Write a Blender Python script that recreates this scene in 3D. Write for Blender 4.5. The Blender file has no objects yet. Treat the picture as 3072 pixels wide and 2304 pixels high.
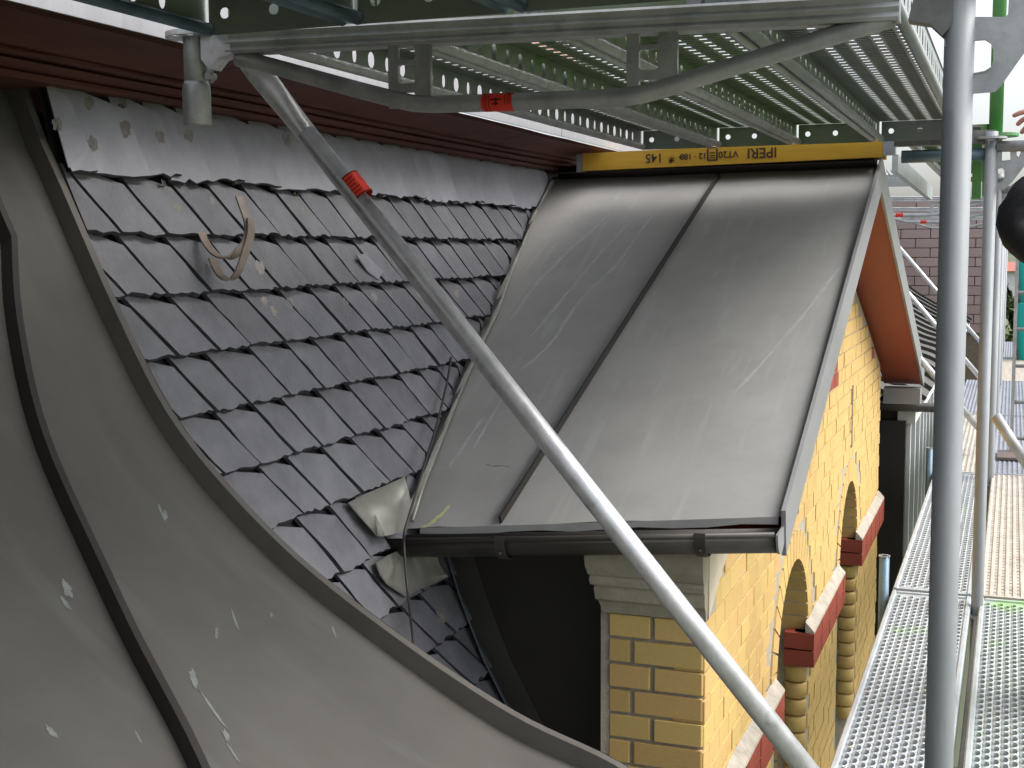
import bpy, bmesh, math, random
import numpy as np
from mathutils import Vector, Matrix, Quaternion
random.seed(7)
R = math.radians
# ------------------------------------------------------------------ camera, sky, sun, exposure
sc = bpy.context.scene
COL = sc.collection
FPX = 3900.0                                   # focal length in pixels of the 3072 px wide photograph
AY = np.array([1504.0, 410.0, FPX]); AY /= np.linalg.norm(AY)
_a = -0.006
AZ = np.array([_a, 1.0, -(AY[0]*_a + AY[1])/AY[2]]); AZ /= np.linalg.norm(AZ)
AX = -np.cross(AY, AZ)
if AX[0] < 0: AX = -AX
cam = bpy.data.cameras.new('camera'); camo = bpy.data.objects.new('camera', cam); COL.objects.link(camo)
cam.sensor_width = 36; cam.sensor_fit = 'HORIZONTAL'; cam.lens = FPX/3072*36
cam.clip_start = 0.02; cam.clip_end = 20000
M = Matrix(((AX[0], AX[1], -AX[2], 0), (AY[0], AY[1], -AY[2], 0), (AZ[0], AZ[1], -AZ[2], 0), (0, 0, 0, 1)))
camo.matrix_world = M
sc.camera = camo
SUN_EL, SUN_AZ = R(50), R(78)                  # azimuth from +Y towards +X (the open side of the scaffold)
w = bpy.data.worlds.new('World'); sc.world = w; w.use_nodes = True
nt = w.node_tree; nt.nodes.clear()
sky = nt.nodes.new('ShaderNodeTexSky'); sky.sky_type = 'NISHITA'; sky.sun_disc = False
sky.sun_elevation = SUN_EL; sky.sun_rotation = SUN_AZ; sky.dust_density = 4.0; sky.air_density = 1.0; sky.ozone_density = 1.0
hs = nt.nodes.new('ShaderNodeHueSaturation'); hs.inputs['Saturation'].default_value = 0.36
bg = nt.nodes.new('ShaderNodeBackground'); bg.inputs['Strength'].default_value = 0.15
wo = nt.nodes.new('ShaderNodeOutputWorld')
nt.links.new(sky.outputs[0], hs.inputs['Color']); nt.links.new(hs.outputs[0], bg.inputs['Color']); nt.links.new(bg.outputs[0], wo.inputs[0])
sl = bpy.data.lights.new('sun', 'SUN'); sl.energy = .65; sl.angle = R(40); sl.color = (1, .96, .9)
so = bpy.data.objects.new('sun', sl); COL.objects.link(so)
sd = Vector((math.sin(SUN_AZ)*math.cos(SUN_EL), math.cos(SUN_AZ)*math.cos(SUN_EL), math.sin(SUN_EL)))
so.rotation_euler = sd.to_track_quat('Z', 'Y').to_euler(); so.location = sd*30
sc.view_settings.view_transform = 'Standard'; sc.view_settings.look = 'None'
sc.view_settings.gamma = 1; sc.view_settings.exposure = 1.12; sc.view_settings.use_curve_mapping = False

sc.cycles.max_bounces = 5; sc.cycles.diffuse_bounces = 3; sc.cycles.glossy_bounces = 3; sc.cycles.transmission_bounces = 2; sc.cycles.caustics_reflective = False; sc.cycles.caustics_refractive = False

# ------------------------------------------------------------------ survey helpers (photograph pixel -> point on a known plane)
def ray(x, y):
    d = np.array([(x-1536)/FPX, (1152-y)/FPX, 1.0]); return np.array([d@AX, d@AY, d@AZ])
def onX(x, y, X): r = ray(x, y); return r*X/r[0]
def onY(x, y, Y): r = ray(x, y); return r*Y/r[1]
def onZ(x, y, Z): r = ray(x, y); return r*Z/r[2]
D = 3072/2212.0

# ------------------------------------------------------------------ materials
def mat(name, col, rough=.6, metal=0.0, var=.15, scale=6, rnd=0.0, bump=0.0, bscale=80, col2=None, spot=None, spot_t=.68, spot_s=14,
        stretch=(1, 1, 1), spec=.5, spot2=None, spot2_t=.7, spot2_s=40, stretch2=None, hue=0.0, rvar=.1, alpha=None, trans=0.0):
    m = bpy.data.materials.new(name); m.use_nodes = True
    n = m.node_tree; L = n.links; P = n.nodes['Principled BSDF']
    tc = n.nodes.new('ShaderNodeTexCoord'); oi = n.nodes.new('ShaderNodeObjectInfo')
    mp = n.nodes.new('ShaderNodeMapping'); mp.inputs['Scale'].default_value = stretch
    vm = n.nodes.new('ShaderNodeVectorMath'); vm.operation = 'SCALE'; vm.inputs[0].default_value = (7.3, 3.1, 5.7)
    L.new(oi.outputs['Random'], vm.inputs['Scale'])
    L.new(tc.outputs['Object'], mp.inputs['Vector'])
    if rnd or hue: L.new(vm.outputs[0], mp.inputs['Location'])
    nz = n.nodes.new('ShaderNodeTexNoise'); nz.inputs['Scale'].default_value = scale; nz.inputs['Detail'].default_value = 5; nz.inputs['Roughness'].default_value = .65
    L.new(mp.outputs[0], nz.inputs['Vector'])
    rp = n.nodes.new('ShaderNodeValToRGB')
    c1 = [max(0, c*(1-var)) for c in col]; c2 = col2 if col2 else [min(1, c*(1+var)) for c in col]
    rp.color_ramp.elements[0].position = .3; rp.color_ramp.elements[1].position = .7
    rp.color_ramp.elements[0].color = (*c1, 1); rp.color_ramp.elements[1].color = (*c2, 1)
    L.new(nz.outputs[0], rp.inputs[0])
    out = rp.outputs[0]
    if rnd or hue:
        hsv = n.nodes.new('ShaderNodeHueSaturation')
        mr = n.nodes.new('ShaderNodeMapRange'); mr.inputs['To Min'].default_value = 1-rnd; mr.inputs['To Max'].default_value = 1+rnd
        L.new(oi.outputs['Random'], mr.inputs[0]); L.new(mr.outputs[0], hsv.inputs['Value'])
        if hue:
            m2 = n.nodes.new('ShaderNodeMath'); m2.operation = 'MULTIPLY'; m2.inputs[1].default_value = 13.7; L.new(oi.outputs['Random'], m2.inputs[0])
            m3 = n.nodes.new('ShaderNodeMath'); m3.operation = 'FRACT'; L.new(m2.outputs[0], m3.inputs[0])
            m4 = n.nodes.new('ShaderNodeMapRange'); m4.inputs['To Min'].default_value = .5-hue; m4.inputs['To Max'].default_value = .5+hue
            L.new(m3.outputs[0], m4.inputs[0]); L.new(m4.outputs[0], hsv.inputs['Hue'])
        L.new(out, hsv.inputs['Color']); out = hsv.outputs[0]
    def spots(out, c, t, s, st, soft=.14):
        a = n.nodes.new('ShaderNodeMapping'); a.inputs['Scale'].default_value = st; L.new(tc.outputs['Object'], a.inputs['Vector'])
        if rnd or hue: L.new(vm.outputs[0], a.inputs['Location'])
        z = n.nodes.new('ShaderNodeTexNoise'); z.inputs['Scale'].default_value = s; z.inputs['Detail'].default_value = 4; L.new(a.outputs[0], z.inputs['Vector'])
        r = n.nodes.new('ShaderNodeValToRGB'); r.color_ramp.elements[0].position = t; r.color_ramp.elements[1].position = min(1, t+soft); L.new(z.outputs[0], r.inputs[0])
        x = n.nodes.new('ShaderNodeMixRGB'); L.new(r.outputs[0], x.inputs[0]); L.new(out, x.inputs[1]); x.inputs[2].default_value = (*c, 1); return x.outputs[0]
    if spot: out = spots(out, spot, spot_t, spot_s, stretch2 or stretch)
    if spot2: out = spots(out, spot2, spot2_t, spot2_s, (1, 1, 1), .04)
    L.new(out, P.inputs['Base Color'])
    P.inputs['Metallic'].default_value = metal; P.inputs['Specular IOR Level'].default_value = spec
    rr = n.nodes.new('ShaderNodeMapRange'); rr.inputs['To Min'].default_value = max(.03, rough-rvar); rr.inputs['To Max'].default_value = min(1, rough+rvar)
    L.new(nz.outputs[0], rr.inputs[0]); L.new(rr.outputs[0], P.inputs['Roughness'])
    if trans: P.inputs['Transmission Weight'].default_value = trans
    if bump:
        b = n.nodes.new('ShaderNodeTexNoise'); b.inputs['Scale'].default_value = bscale; b.inputs['Detail'].default_value = 3; L.new(mp.outputs[0], b.inputs['Vector'])
        bp = n.nodes.new('ShaderNodeBump'); bp.inputs['Strength'].default_value = bump; bp.inputs['Distance'].default_value = .01
        L.new(b.outputs[0], bp.inputs['Height']); L.new(bp.outputs[0], P.inputs['Normal'])
    return m
MT = {}
MT['slate'] = mat('slate', (.17, .172, .192), .6, var=.2, scale=9, rnd=.12, hue=.01, bump=.3, bscale=110, spot=(.21, .212, .23), spot_t=.6, spot_s=10, stretch2=(1, .35, .35))
MT['slate_top'] = mat('slate_top', (.30, .305, .345), .6, var=.14, scale=8, rnd=.13, bump=.15, bscale=30, spot=(.22, .21, .2), spot_t=.68, spot_s=6)
MT['slate_edge_shadow'] = mat('slate_edge_shadow', (.035, .036, .046), .8, var=.4, scale=40)  # dirty broken edges, darkened further to paint the contact shadow between slates
MT['slate_blue'] = mat('slate_blue', (.13, .15, .17), .5, var=.2, rnd=.1)
MT['underlay'] = mat('underlay', (.02, .02, .022), .9)
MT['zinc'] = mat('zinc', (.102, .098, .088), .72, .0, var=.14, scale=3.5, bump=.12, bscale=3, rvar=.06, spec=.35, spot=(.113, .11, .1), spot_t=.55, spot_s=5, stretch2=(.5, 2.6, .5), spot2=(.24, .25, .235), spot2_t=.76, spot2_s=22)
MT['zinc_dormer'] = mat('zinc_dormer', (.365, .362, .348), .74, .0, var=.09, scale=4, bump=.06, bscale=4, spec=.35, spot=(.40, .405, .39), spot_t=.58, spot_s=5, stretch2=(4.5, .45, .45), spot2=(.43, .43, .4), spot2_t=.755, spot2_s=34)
MT['zinc_strip'] = mat('zinc_strip', (.135, .125, .11), .5, .2, var=.15, scale=5, bump=.05, bscale=14)
MT['zinc_dark'] = mat('zinc_dark', (.03, .025, .022), .6, .1, var=.25, scale=6)
MT['zinc_grey'] = mat('zinc_grey', (.3, .305, .31), .5, .2, var=.06, scale=4)
MT['flashing'] = mat('flashing', (.34, .335, .3), .4, .35, var=.18, scale=9, spot=(.55, .55, .4), spot_t=.62, spot_s=9)
MT['stain_white'] = mat('stain_white', (.2, .212, .2), .9, var=.25, scale=50)
MT['stain_yellow'] = mat('stain_yellow', (.6, .6, .3), .9, var=.2, scale=80)
MT['lichen_brown'] = mat('lichen_brown', (.23, .22, .21), .95, var=.25, scale=60)
MT['lichen_pale'] = mat('lichen_pale', (.3, .275, .26), .95, var=.3, scale=120)
MT['gutter'] = mat('gutter', (.065, .06, .052), .45, .25, var=.25, scale=8, spot=(.22, .32, .3), spot_t=.77, spot_s=16)
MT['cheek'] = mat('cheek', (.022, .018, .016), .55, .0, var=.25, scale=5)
MT['cheek_strip'] = mat('cheek_strip', (.06, .055, .05), .55, .1, var=.2, scale=6)
MT['brick_y'] = mat('brick_y', (.625, .425, .155), .75, var=.08, scale=14, rnd=.08, hue=.008, bump=.2, bscale=90, spot=(.45, .25, .1), spot_t=.7, spot_s=30)
MT['brick_r'] = mat('brick_r', (.32, .06, .035), .7, var=.15, scale=14, rnd=.08, bump=.2, bscale=90)
MT['mortar'] = mat('mortar', (.34, .325, .29), .95, var=.2, scale=30, bump=.3, bscale=120)
MT['mortar_pale'] = mat('mortar_pale', (.43, .385, .3), .95, var=.15, scale=30, bump=.3, bscale=120)
MT['block_pink'] = mat('block_pink', (.40, .30, .285), .85, var=.12, scale=10, rnd=.1)
MT['mortar_old'] = mat('mortar_old', (.2, .16, .12), .95, var=.3, scale=30, bump=.5, bscale=120)
MT['weathering'] = mat('weathering', (.45, .41, .35), .95, var=.25, scale=16, bump=.4, bscale=60)
MT['stone'] = mat('stone', (.38, .345, .26), .9, var=.2, scale=9, bump=.3, bscale=60)
MT['stone_pale'] = mat('stone_pale', (.6, .54, .4), .9, var=.1, scale=9, bump=.15, bscale=60)
MT['soffit_red'] = mat('soffit_red', (.3, .06, .022), .6, var=.1, scale=5)
MT['cornice'] = mat('cornice', (.12, .038, .03), .75, var=.3, scale=7, bump=.3, bscale=25, stretch=(1, .25, 1))
MT['fascia'] = mat('fascia', (.36, .36, .38), .5, .1, var=.1, scale=10, stretch=(1, 4, .5))
MT['tile_red'] = mat('tile_red', (.42, .23, .19), .85, var=.15, scale=10, rnd=.12)
MT['galv'] = mat('galv', (.44, .45, .455), .5, .55, var=.22, scale=16, bump=.05, bscale=60, spot=(.3, .31, .32), spot_t=.62, spot_s=22)
MT['galv_bright'] = mat('galv_bright', (.68, .69, .71), .4, .65, var=.16, scale=24, bump=.05, bscale=90, spot=(.36, .37, .39), spot_t=.62, spot_s=30, spot2=(.2, .2, .2), spot2_t=.74, spot2_s=90)
MT['galv_pole'] = mat('galv_pole', (.31, .33, .345), .6, .3, var=.18, scale=8, bump=.05, bscale=60, stretch=(1, 1, .25), spot=(.16, .15, .14), spot_t=.73, spot_s=14, stretch2=(2, 2, .22))
MT['galv_dark'] = mat('galv_dark', (.2, .2, .19), .55, .4, var=.3, scale=20)
MT['galv_blue'] = mat('galv_blue', (.16, .24, .3), .5, .45, var=.3, scale=8)
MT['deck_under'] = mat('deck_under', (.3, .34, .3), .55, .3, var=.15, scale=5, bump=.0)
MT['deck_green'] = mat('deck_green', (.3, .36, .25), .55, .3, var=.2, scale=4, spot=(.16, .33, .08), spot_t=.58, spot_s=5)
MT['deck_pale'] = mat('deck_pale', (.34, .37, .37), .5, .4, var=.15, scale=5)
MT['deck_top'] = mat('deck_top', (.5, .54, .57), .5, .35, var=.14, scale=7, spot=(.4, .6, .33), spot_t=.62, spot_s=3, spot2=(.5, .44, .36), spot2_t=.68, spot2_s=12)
MT['deck_top_green'] = mat('deck_top_green', (.5, .55, .55), .5, .35, var=.14, scale=7, spot=(.34, .62, .22), spot_t=.58, spot_s=2.5)
MT['deck_dirty'] = mat('deck_dirty', (.52, .48, .42), .75, .1, var=.25, scale=10, spot=(.6, .56, .46), spot_t=.62, spot_s=24)
MT['deck_grey'] = mat('deck_grey', (.3, .32, .36), .6, .2, var=.2, scale=8)
MT['paint_green'] = mat('paint_green', (.1, .3, .09), .55, .0, var=.2, scale=8, spot=(.2, .33, .16), spot_t=.6, spot_s=12)
MT['plywood'] = mat('plywood', (.075, .06, .045), .8, var=.3, scale=6)
MT['sticker'] = mat('sticker', (.85, .045, .02), .5, var=.06, scale=10)
MT['ink'] = mat('ink', (.05, .03, .02), .8, var=.2)
MT['ink_sticker'] = mat('ink_sticker', (.1, .008, .008), .7, var=.1)
MT['timber_yellow'] = mat('timber_yellow', (.6, .34, .03), .6, var=.2, scale=5, stretch=(.35, 3, 3), spot=(.3, .16, .04), spot_t=.6, spot_s=7)
MT['plastic_grey'] = mat('plastic_grey', (.33, .35, .37), .5)
MT['black_cloth'] = mat('black_cloth', (.008, .008, .010), .9, var=.3, scale=30, bump=.3, bscale=200)
MT['skin'] = mat('skin', (.55, .27, .2), .5, var=.1, scale=20)
MT['hair'] = mat('hair', (.06, .035, .02), .6)
MT['iron'] = mat('iron', (.26, .215, .185), .6, .3, var=.25, scale=12, spot=(.4, .27, .14), spot_t=.62, spot_s=8)
MT['cable'] = mat('cable', (.07, .065, .065), .5, .3)
MT['white_paint'] = mat('white_paint', (.72, .76, .74), .45, var=.05)
MT['glass'] = mat('glass', (.02, .03, .04), .08, var=.1)
MT['brown_sheet'] = mat('brown_sheet', (.16, .12, .1), .7, var=.2)
MT['turquoise'] = mat('turquoise', (.02, .55, .48), .5, var=.12, scale=2)
MT['bark'] = mat('bark', (.09, .07, .05), .9)
MT['leaf'] = mat('leaf', (.075, .11, .03), .6, var=.45, scale=.7, rnd=.15)
MT['hall_white'] = mat('hall_white', (.75, .75, .73), .7, var=.05)
MT['roof_far'] = mat('roof_far', (.4, .14, .1), .8)
MT['ground'] = mat('ground', (.10, .115, .065), .95, var=.4, scale=.03, spot=(.2, .19, .18), spot_t=.55, spot_s=.02)
MT['hills'] = mat('hills', (.06, .085, .07), .95, var=.3, scale=.004)
MT['wood_grey'] = mat('wood_grey', (.42, .37, .31), .8, var=.2, scale=6, stretch=(4, .4, 1))

# ------------------------------------------------------------------ mesh helpers
class MB:
    def __init__(s): s.v = []; s.f = []; s.sm = []
    def add(s, vs, fs, smooth=False):
        o = len(s.v); s.v += [tuple(map(float, p)) for p in vs]
        s.f += [tuple(i+o for i in f) for f in fs]; s.sm += [smooth]*len(fs); return s
    def box(s, a, b):
        x0, x1 = sorted((a[0], b[0])); y0, y1 = sorted((a[1], b[1])); z0, z1 = sorted((a[2], b[2]))
        return s.add([(x0, y0, z0), (x1, y0, z0), (x1, y1, z0), (x0, y1, z0), (x0, y0, z1), (x1, y0, z1), (x1, y1, z1), (x0, y1, z1)],
                     [(0, 3, 2, 1), (4, 5, 6, 7), (0, 1, 5, 4), (1, 2, 6, 5), (2, 3, 7, 6), (3, 0, 4, 7)])
    def prism(s, poly, d):                     # poly: 3-D outline, d: extrusion vector
        n = len(poly); d = np.array(d); P = [np.array(p) for p in poly]
        vs = P+[p+d for p in P]
        fs = [tuple(range(n)), tuple(range(2*n-1, n-1, -1))]+[((i+1) % n, i, n+i, n+(i+1) % n) for i in range(n)]
        return s.add(vs, fs)
    def tube(s, path, r, n=14, caps=True, smooth=True):
        P = [np.array(p, float) for p in path]; m = len(P); rs = r if hasattr(r, '__len__') else [r]*m
        T = []
        for i in range(m):
            t = P[min(i+1, m-1)]-P[max(i-1, 0)]; T.append(t/np.linalg.norm(t))
        u = np.cross(T[0], [0, 0, 1.0]);
        if np.linalg.norm(u) < 1e-3: u = np.cross(T[0], [1.0, 0, 0])
        u /= np.linalg.norm(u); vs = []
        for i in range(m):
            u = u-T[i]*(u@T[i]); u /= np.linalg.norm(u); v = np.cross(T[i], u)
            for k in range(n):
                a = 2*math.pi*k/n; vs.append(P[i]+rs[i]*(math.cos(a)*u+math.sin(a)*v))
        fs = [(i*n+k, i*n+(k+1) % n, (i+1)*n+(k+1) % n, (i+1)*n+k) for i in range(m-1) for k in range(n)]
        o = len(s.v); s.add(vs, fs, smooth)
        if caps: s.f += [tuple(o+k for k in range(n-1, -1, -1)), tuple(o+(m-1)*n+k for k in range(n))]; s.sm += [False, False]
        return s
    def ribbon(s, path, wid, th, side):        # flat bar swept along a path; side(i): width direction
        P = [np.array(p, float) for p in path]; m = len(P); vs = []
        for i in range(m):
            t = P[min(i+1, m-1)]-P[max(i-1, 0)]; t /= np.linalg.norm(t)
            u = np.array(side, float); u = u-t*(u@t); u /= np.linalg.norm(u); v = np.cross(t, u)
            for a, b in ((-1, -1), (1, -1), (1, 1), (-1, 1)): vs.append(P[i]+u*a*wid/2+v*b*th/2)
        fs = [(i*4+k, i*4+(k+1) % 4, i*4+4+(k+1) % 4, i*4+4+k) for i in range(m-1) for k in range(4)]+[(3, 2, 1, 0), tuple(4*m-4+k for k in range(4))]
        return s.add(vs, fs)
    def strip(s, A, B, th=None, nrm=None):     # sheet between two polylines with thickness
        A = [np.array(p, float) for p in A]; B = [np.array(p, float) for p in B]; n = len(A)
        if th:
            N = np.array(nrm, float)*th
            vs = A+B+[p-N for p in A]+[p-N for p in B]
            fs = []
            for i in range(n-1):
                fs += [(i, i+1, n+i+1, n+i), (2*n+i, 3*n+i, 3*n+i+1, 2*n+i+1), (i, 2*n+i, 2*n+i+1, i+1), (n+i, n+i+1, 3*n+i+1, 3*n+i)]
            fs += [(0, n, 3*n, 2*n), (n-1, 3*n-1, 4*n-1, 2*n-1)]
            return s.add(vs, fs)
        return s.add(A+B, [(i, i+1, n+i+1, n+i) for i in range(n-1)])
    def cell(s, f, u0, u1, v0, v1, cu, cv, ru, rv, n=8, depth=None, lift=0.0):
        # rectangle with an elliptical hole; f(u, v, w) maps to space, w = height along the sheet normal
        an = sorted({round(2*math.pi*k/n, 6) for k in range(n)} | {round(math.atan2(b-cv, a-cu) % (2*math.pi), 6) for a in (u0, u1) for b in (v0, v1)})
        o = len(s.v); m = len(an); out = []; inn = []; low = []
        for a in an:
            c, d = math.cos(a), math.sin(a)
            t = min([(u1-cu)/c if c > 1e-9 else 9e9, (u0-cu)/c if c < -1e-9 else 9e9, (v1-cv)/d if d > 1e-9 else 9e9, (v0-cv)/d if d < -1e-9 else 9e9])
            out.append(f(cu+c*t, cv+d*t, 0)); inn.append(f(cu+c*ru, cv+d*rv, lift))
            if depth: low.append(f(cu+c*ru*.92, cv+d*rv*.92, lift-depth))
        fs = [(i, (i+1) % m, m+(i+1) % m, m+i) for i in range(m)]
        if depth: fs += [(m+i, m+(i+1) % m, 2*m+(i+1) % m, 2*m+i) for i in range(m)]
        return s.add(out+inn+low, fs)
    def mesh(s, name, m=None):
        me = bpy.data.meshes.new(name); me.from_pydata(s.v, [], s.f); me.update()
        me.polygons.foreach_set('use_smooth', s.sm)
        if m: me.materials.append(MT[m])
        return me
    def build(s, name, m, parent=None, loc=None):
        return link(name, s.mesh(name, m), parent, loc)
def link(name, me, parent=None, loc=None):
    o = bpy.data.objects.new(name, me); COL.objects.link(o)
    if parent is not None: o.parent = parent
    if loc is not None: o.location = loc
    return o
def tag(o, label=None, cat=None, group=None, kind=None):
    for k, v in (('label', label), ('category', cat), ('group', group), ('kind', kind)):
        if v: o[k] = v
    return o
def empty(name, label, cat, loc=(0, 0, 0), group=None):
    o = bpy.data.objects.new(name, None); COL.objects.link(o); o.location = loc; o.empty_display_size = .05
    return tag(o, label, cat, group)
def copy_tree(o, parent=None, loc=None):
    c = o.copy(); COL.objects.link(c); c.parent = parent
    if loc is not None: c.location = loc
    for ch in list(o.children): copy_tree(ch, c)
    return c
def smoothcurve(pts, k=8):                     # Catmull-Rom through points
    P = [np.array(p, float) for p in pts]; P = [2*P[0]-P[1]]+P+[2*P[-1]-P[-2]]; out = []
    for i in range(1, len(P)-2):
        for j in range(k):
            t = j/k; a, b, c, d = P[i-1:i+3]
            out.append(.5*((2*b)+(c-a)*t+(2*a-5*b+4*c-d)*t*t+(3*b-a-3*c+d)*t**3))
    out.append(P[-2]); return out
def holes_mesh(name, outer, holes, th, frame, m):   # flat plate with holes: 2-D outlines -> solid mesh placed by 4x4 frame
    cu = bpy.data.curves.new(name, 'CURVE'); cu.dimensions = '2D'; cu.fill_mode = 'BOTH'; cu.extrude = th/2
    for pl in [outer]+list(holes):
        sp = cu.splines.new('POLY'); sp.points.add(len(pl)-1); sp.use_cyclic_u = True
        for p, q in zip(sp.points, pl): p.co = (q[0], q[1], 0, 1)
    ob = bpy.data.objects.new(name, cu); COL.objects.link(ob)
    dg = bpy.context.evaluated_depsgraph_get(); me = bpy.data.meshes.new_from_object(ob.evaluated_get(dg)); bpy.data.objects.remove(ob)
    me.transform(frame); me.materials.clear(); me.materials.append(MT[m]); me.name = name
    return me
def frame(o, ux, uy):
    ux = Vector(ux); uy = Vector(uy); uz = ux.cross(uy)
    return Matrix(((ux.x, uy.x, uz.x, o[0]), (ux.y, uy.y, uz.y, o[1]), (ux.z, uy.z, uz.z, o[2]), (0, 0, 0, 1)))
def rrect(x0, y0, x1, y1, r, n=4):
    pts = []
    for cx, cy, a in ((x1-r, y1-r, 0), (x0+r, y1-r, 90), (x0+r, y0+r, 180), (x1-r, y0+r, 270)):
        for k in range(n+1): t = R(a+90*k/n); pts.append((cx+r*math.cos(t), cy+r*math.sin(t)))
    return pts
def chamfer_cube(c=.06):                       # unit brick with broken edges
    bm = bmesh.new(); bmesh.ops.create_cube(bm, size=1)
    bmesh.ops.bevel(bm, geom=list(bm.edges), offset=c, segments=1, affect='EDGES', clamp_overlap=True)
    me = bpy.data.meshes.new('brick'); bm.to_mesh(me); bm.free(); return me
BRICKME = {}
def brick_mesh(m):
    if m not in BRICKME:
        me = chamfer_cube(.02); me.materials.append(MT[m]); BRICKME[m] = me
    return BRICKME[m]
def brick(parent, lo, hi, m, rot=None):
    c = [(a+b)/2 for a, b in zip(lo, hi)]; o = link('brick', brick_mesh(m), parent, c); o.scale = [abs(b-a) for a, b in zip(lo, hi)]
    return o

# ------------------------------------------------------------------ survey of the roof surfaces
A0 = np.array([-.55, 5.87, .36]); B0 = np.array([-.55, 3.425, -.707]); C0 = onY(1225, 1585, 3.45); R0 = onY(1667, 530, 5.87)
def pline(p, q, X): return p+(q-p)*(X-p[0])/(q[0]-p[0])
def patch(X, v): return pline(A0, R0, X)*(1-v)+pline(B0, C0, X)*v      # near slope of the dormer roof
def onPatch(x, y, up=0.0):
    r = ray(x, y); X = -1.5
    for _ in range(40):
        p0 = patch(X, 0.); p1 = patch(X, 1.); p2 = patch(X-.2, .5); n = np.cross(p1-p0, p2-p0)
        q = r*(n@p0)/(n@r); X = q[0]
    if up: n = n/np.linalg.norm(n)*(1 if n[2] > 0 else -1); q = q+n*up
    return q
VAL_PX = ((1190, 400), (1150, 460), (1100, 580), (1060, 690), (1020, 770), (980, 860), (940, 960), (900, 1060), (875, 1140))
VAL = [onPatch(x*D, y*D) for x, y in VAL_PX]
PZ = [(-2.2, -1.02), (-1.75, -1.30), (-1.487, -1.42), (-1.28, -1.535), (-1.1, -1.61), (-.96, -1.655), (-.823, -1.69), (-.744, -1.714), (-.634, -1.756), (-.51, -1.80),
      (-.386, -1.838), (-.264, -1.872), (-.074, -1.938), (.166, -2.008), (.301, -2.035), (.5, -2.07)]
PZz = [p[0] for p in PZ]; PZx = [p[1] for p in PZ]
def prof(z): return float(np.interp(z, PZz, PZx))
def S(z, Y, off=0.0):                          # point on the slate roof
    dx = (prof(z+.03)-prof(z-.03))/.06; n = np.array([1, 0, -dx]); n /= np.linalg.norm(n)
    return np.array([prof(z), Y, z])+n*off
def onS(x, y, off=0.0):
    r = ray(x, y); t = np.linspace(1.2, 9, 3000); f = r[0]*t-np.interp(r[2]*t, PZz, PZx)-off
    i = np.where((f[:-1] > 0) & (f[1:] <= 0))[0]; return r*t[i[0]]
# ---- near metal roof: concave profile (upstand top) at its end Y = 2.5
YE = 2.39
MP = [onY(x*D, y*D, YE) for x, y in ((29, 128), (44, 175), (60, 223), (88, 300), (120, 370), (250, 670), (390, 930), (600, 1170), (850, 1370), (1100, 1540), (1330, 1650))]
MPc = smoothcurve([(p[0], p[2]) for p in MP]+[(-.56, -1.10)], 6)
MPc = [np.array(p) for p in MPc]
def mp_norm(i):
    a = MPc[max(i-1, 0)]; b = MPc[min(i+1, len(MPc)-1)]; t = (b-a)/np.linalg.norm(b-a); n = np.array([-t[1], t[0]]); return n if n[0] > 0 else -n
UP = .042
MSH = [p-mp_norm(i)*UP for i, p in enumerate(MPc)]      # the sheet itself lies one upstand lower

# ================================================================== SETTING
GZ = -12.0
g = MB(); g.add([(-4000, -3000, GZ), (4000, -3000, GZ), (4000, 6000, GZ), (-4000, 6000, GZ)], [(0, 1, 2, 3)])
tag(g.build('ground', 'ground'), 'green and grey ground far below the scaffold', kind='structure')
hm = MB(); nx, ny = 60, 8; vs = []; random.seed(3)
for j in range(ny+1):
    for i in range(nx+1):
        X = -2500+5000*i/nx; Y = 2600+900*j/ny; h = math.sin(math.pi*j/ny)
        vs.append((X, Y, GZ-2+h*(45+22*math.sin(X*.0021+1)+11*math.sin(X*.0063+2)+5*random.random())))
hm.add(vs, [(j*(nx+1)+i, j*(nx+1)+i+1, (j+1)*(nx+1)+i+1, (j+1)*(nx+1)+i) for j in range(ny) for i in range(nx)], True)
tag(hm.build('hills', 'hills'), 'blue wooded hills on the horizon', kind='structure')

# ================================================================== MAIN SLATE ROOF
roof = empty('slate_roof', 'steep slate roof of slanted grey slates between metal roof and dormer', 'roof', (-1.9, 2.4, -1))
def rchild(mb, name, m, parent=None):          # parts keep world coordinates
    o = mb.build(name, m, parent); 
    return o
def adopt(o, root):
    o.parent = root; o.matrix_parent_inverse = Matrix.Translation(-Vector(root.location)); return o
YE_ = 2.39
u = MB(); ys = (YE_+.02, 6.3)
u.add([S(z, Y, -.02) for z in PZz for Y in ys], [(i*2, i*2+1, i*2+3, i*2+2) for i in range(len(PZz)-1)])
adopt(u.build('underlay', 'underlay'), roof)
core = MB(); core.box((-8, -7, -12), (-2.32, 24, .5)); adopt(core.build('wall_core', 'cheek'), roof)
vz = [p[2] for p in VAL][::-1]; vy = [p[1] for p in VAL][::-1]
def valleyY(z): return 3.72 if z < -.84 else float(np.interp(z, vz, vy))
LV = [.187, .04, -.106, -.250, -.392, -.540, -.692, -.862, -1.02, -1.17, -1.32, -1.47, -1.62]
def rough_line(p, q, k, amp):
    out = []
    for i in range(k):
        t = i/k; a = amp*(random.random()-.5)*2 if i else 0; out.append((p[0]+(q[0]-p[0])*t, p[1]+(q[1]-p[1])*t, a))
    return out
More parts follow.
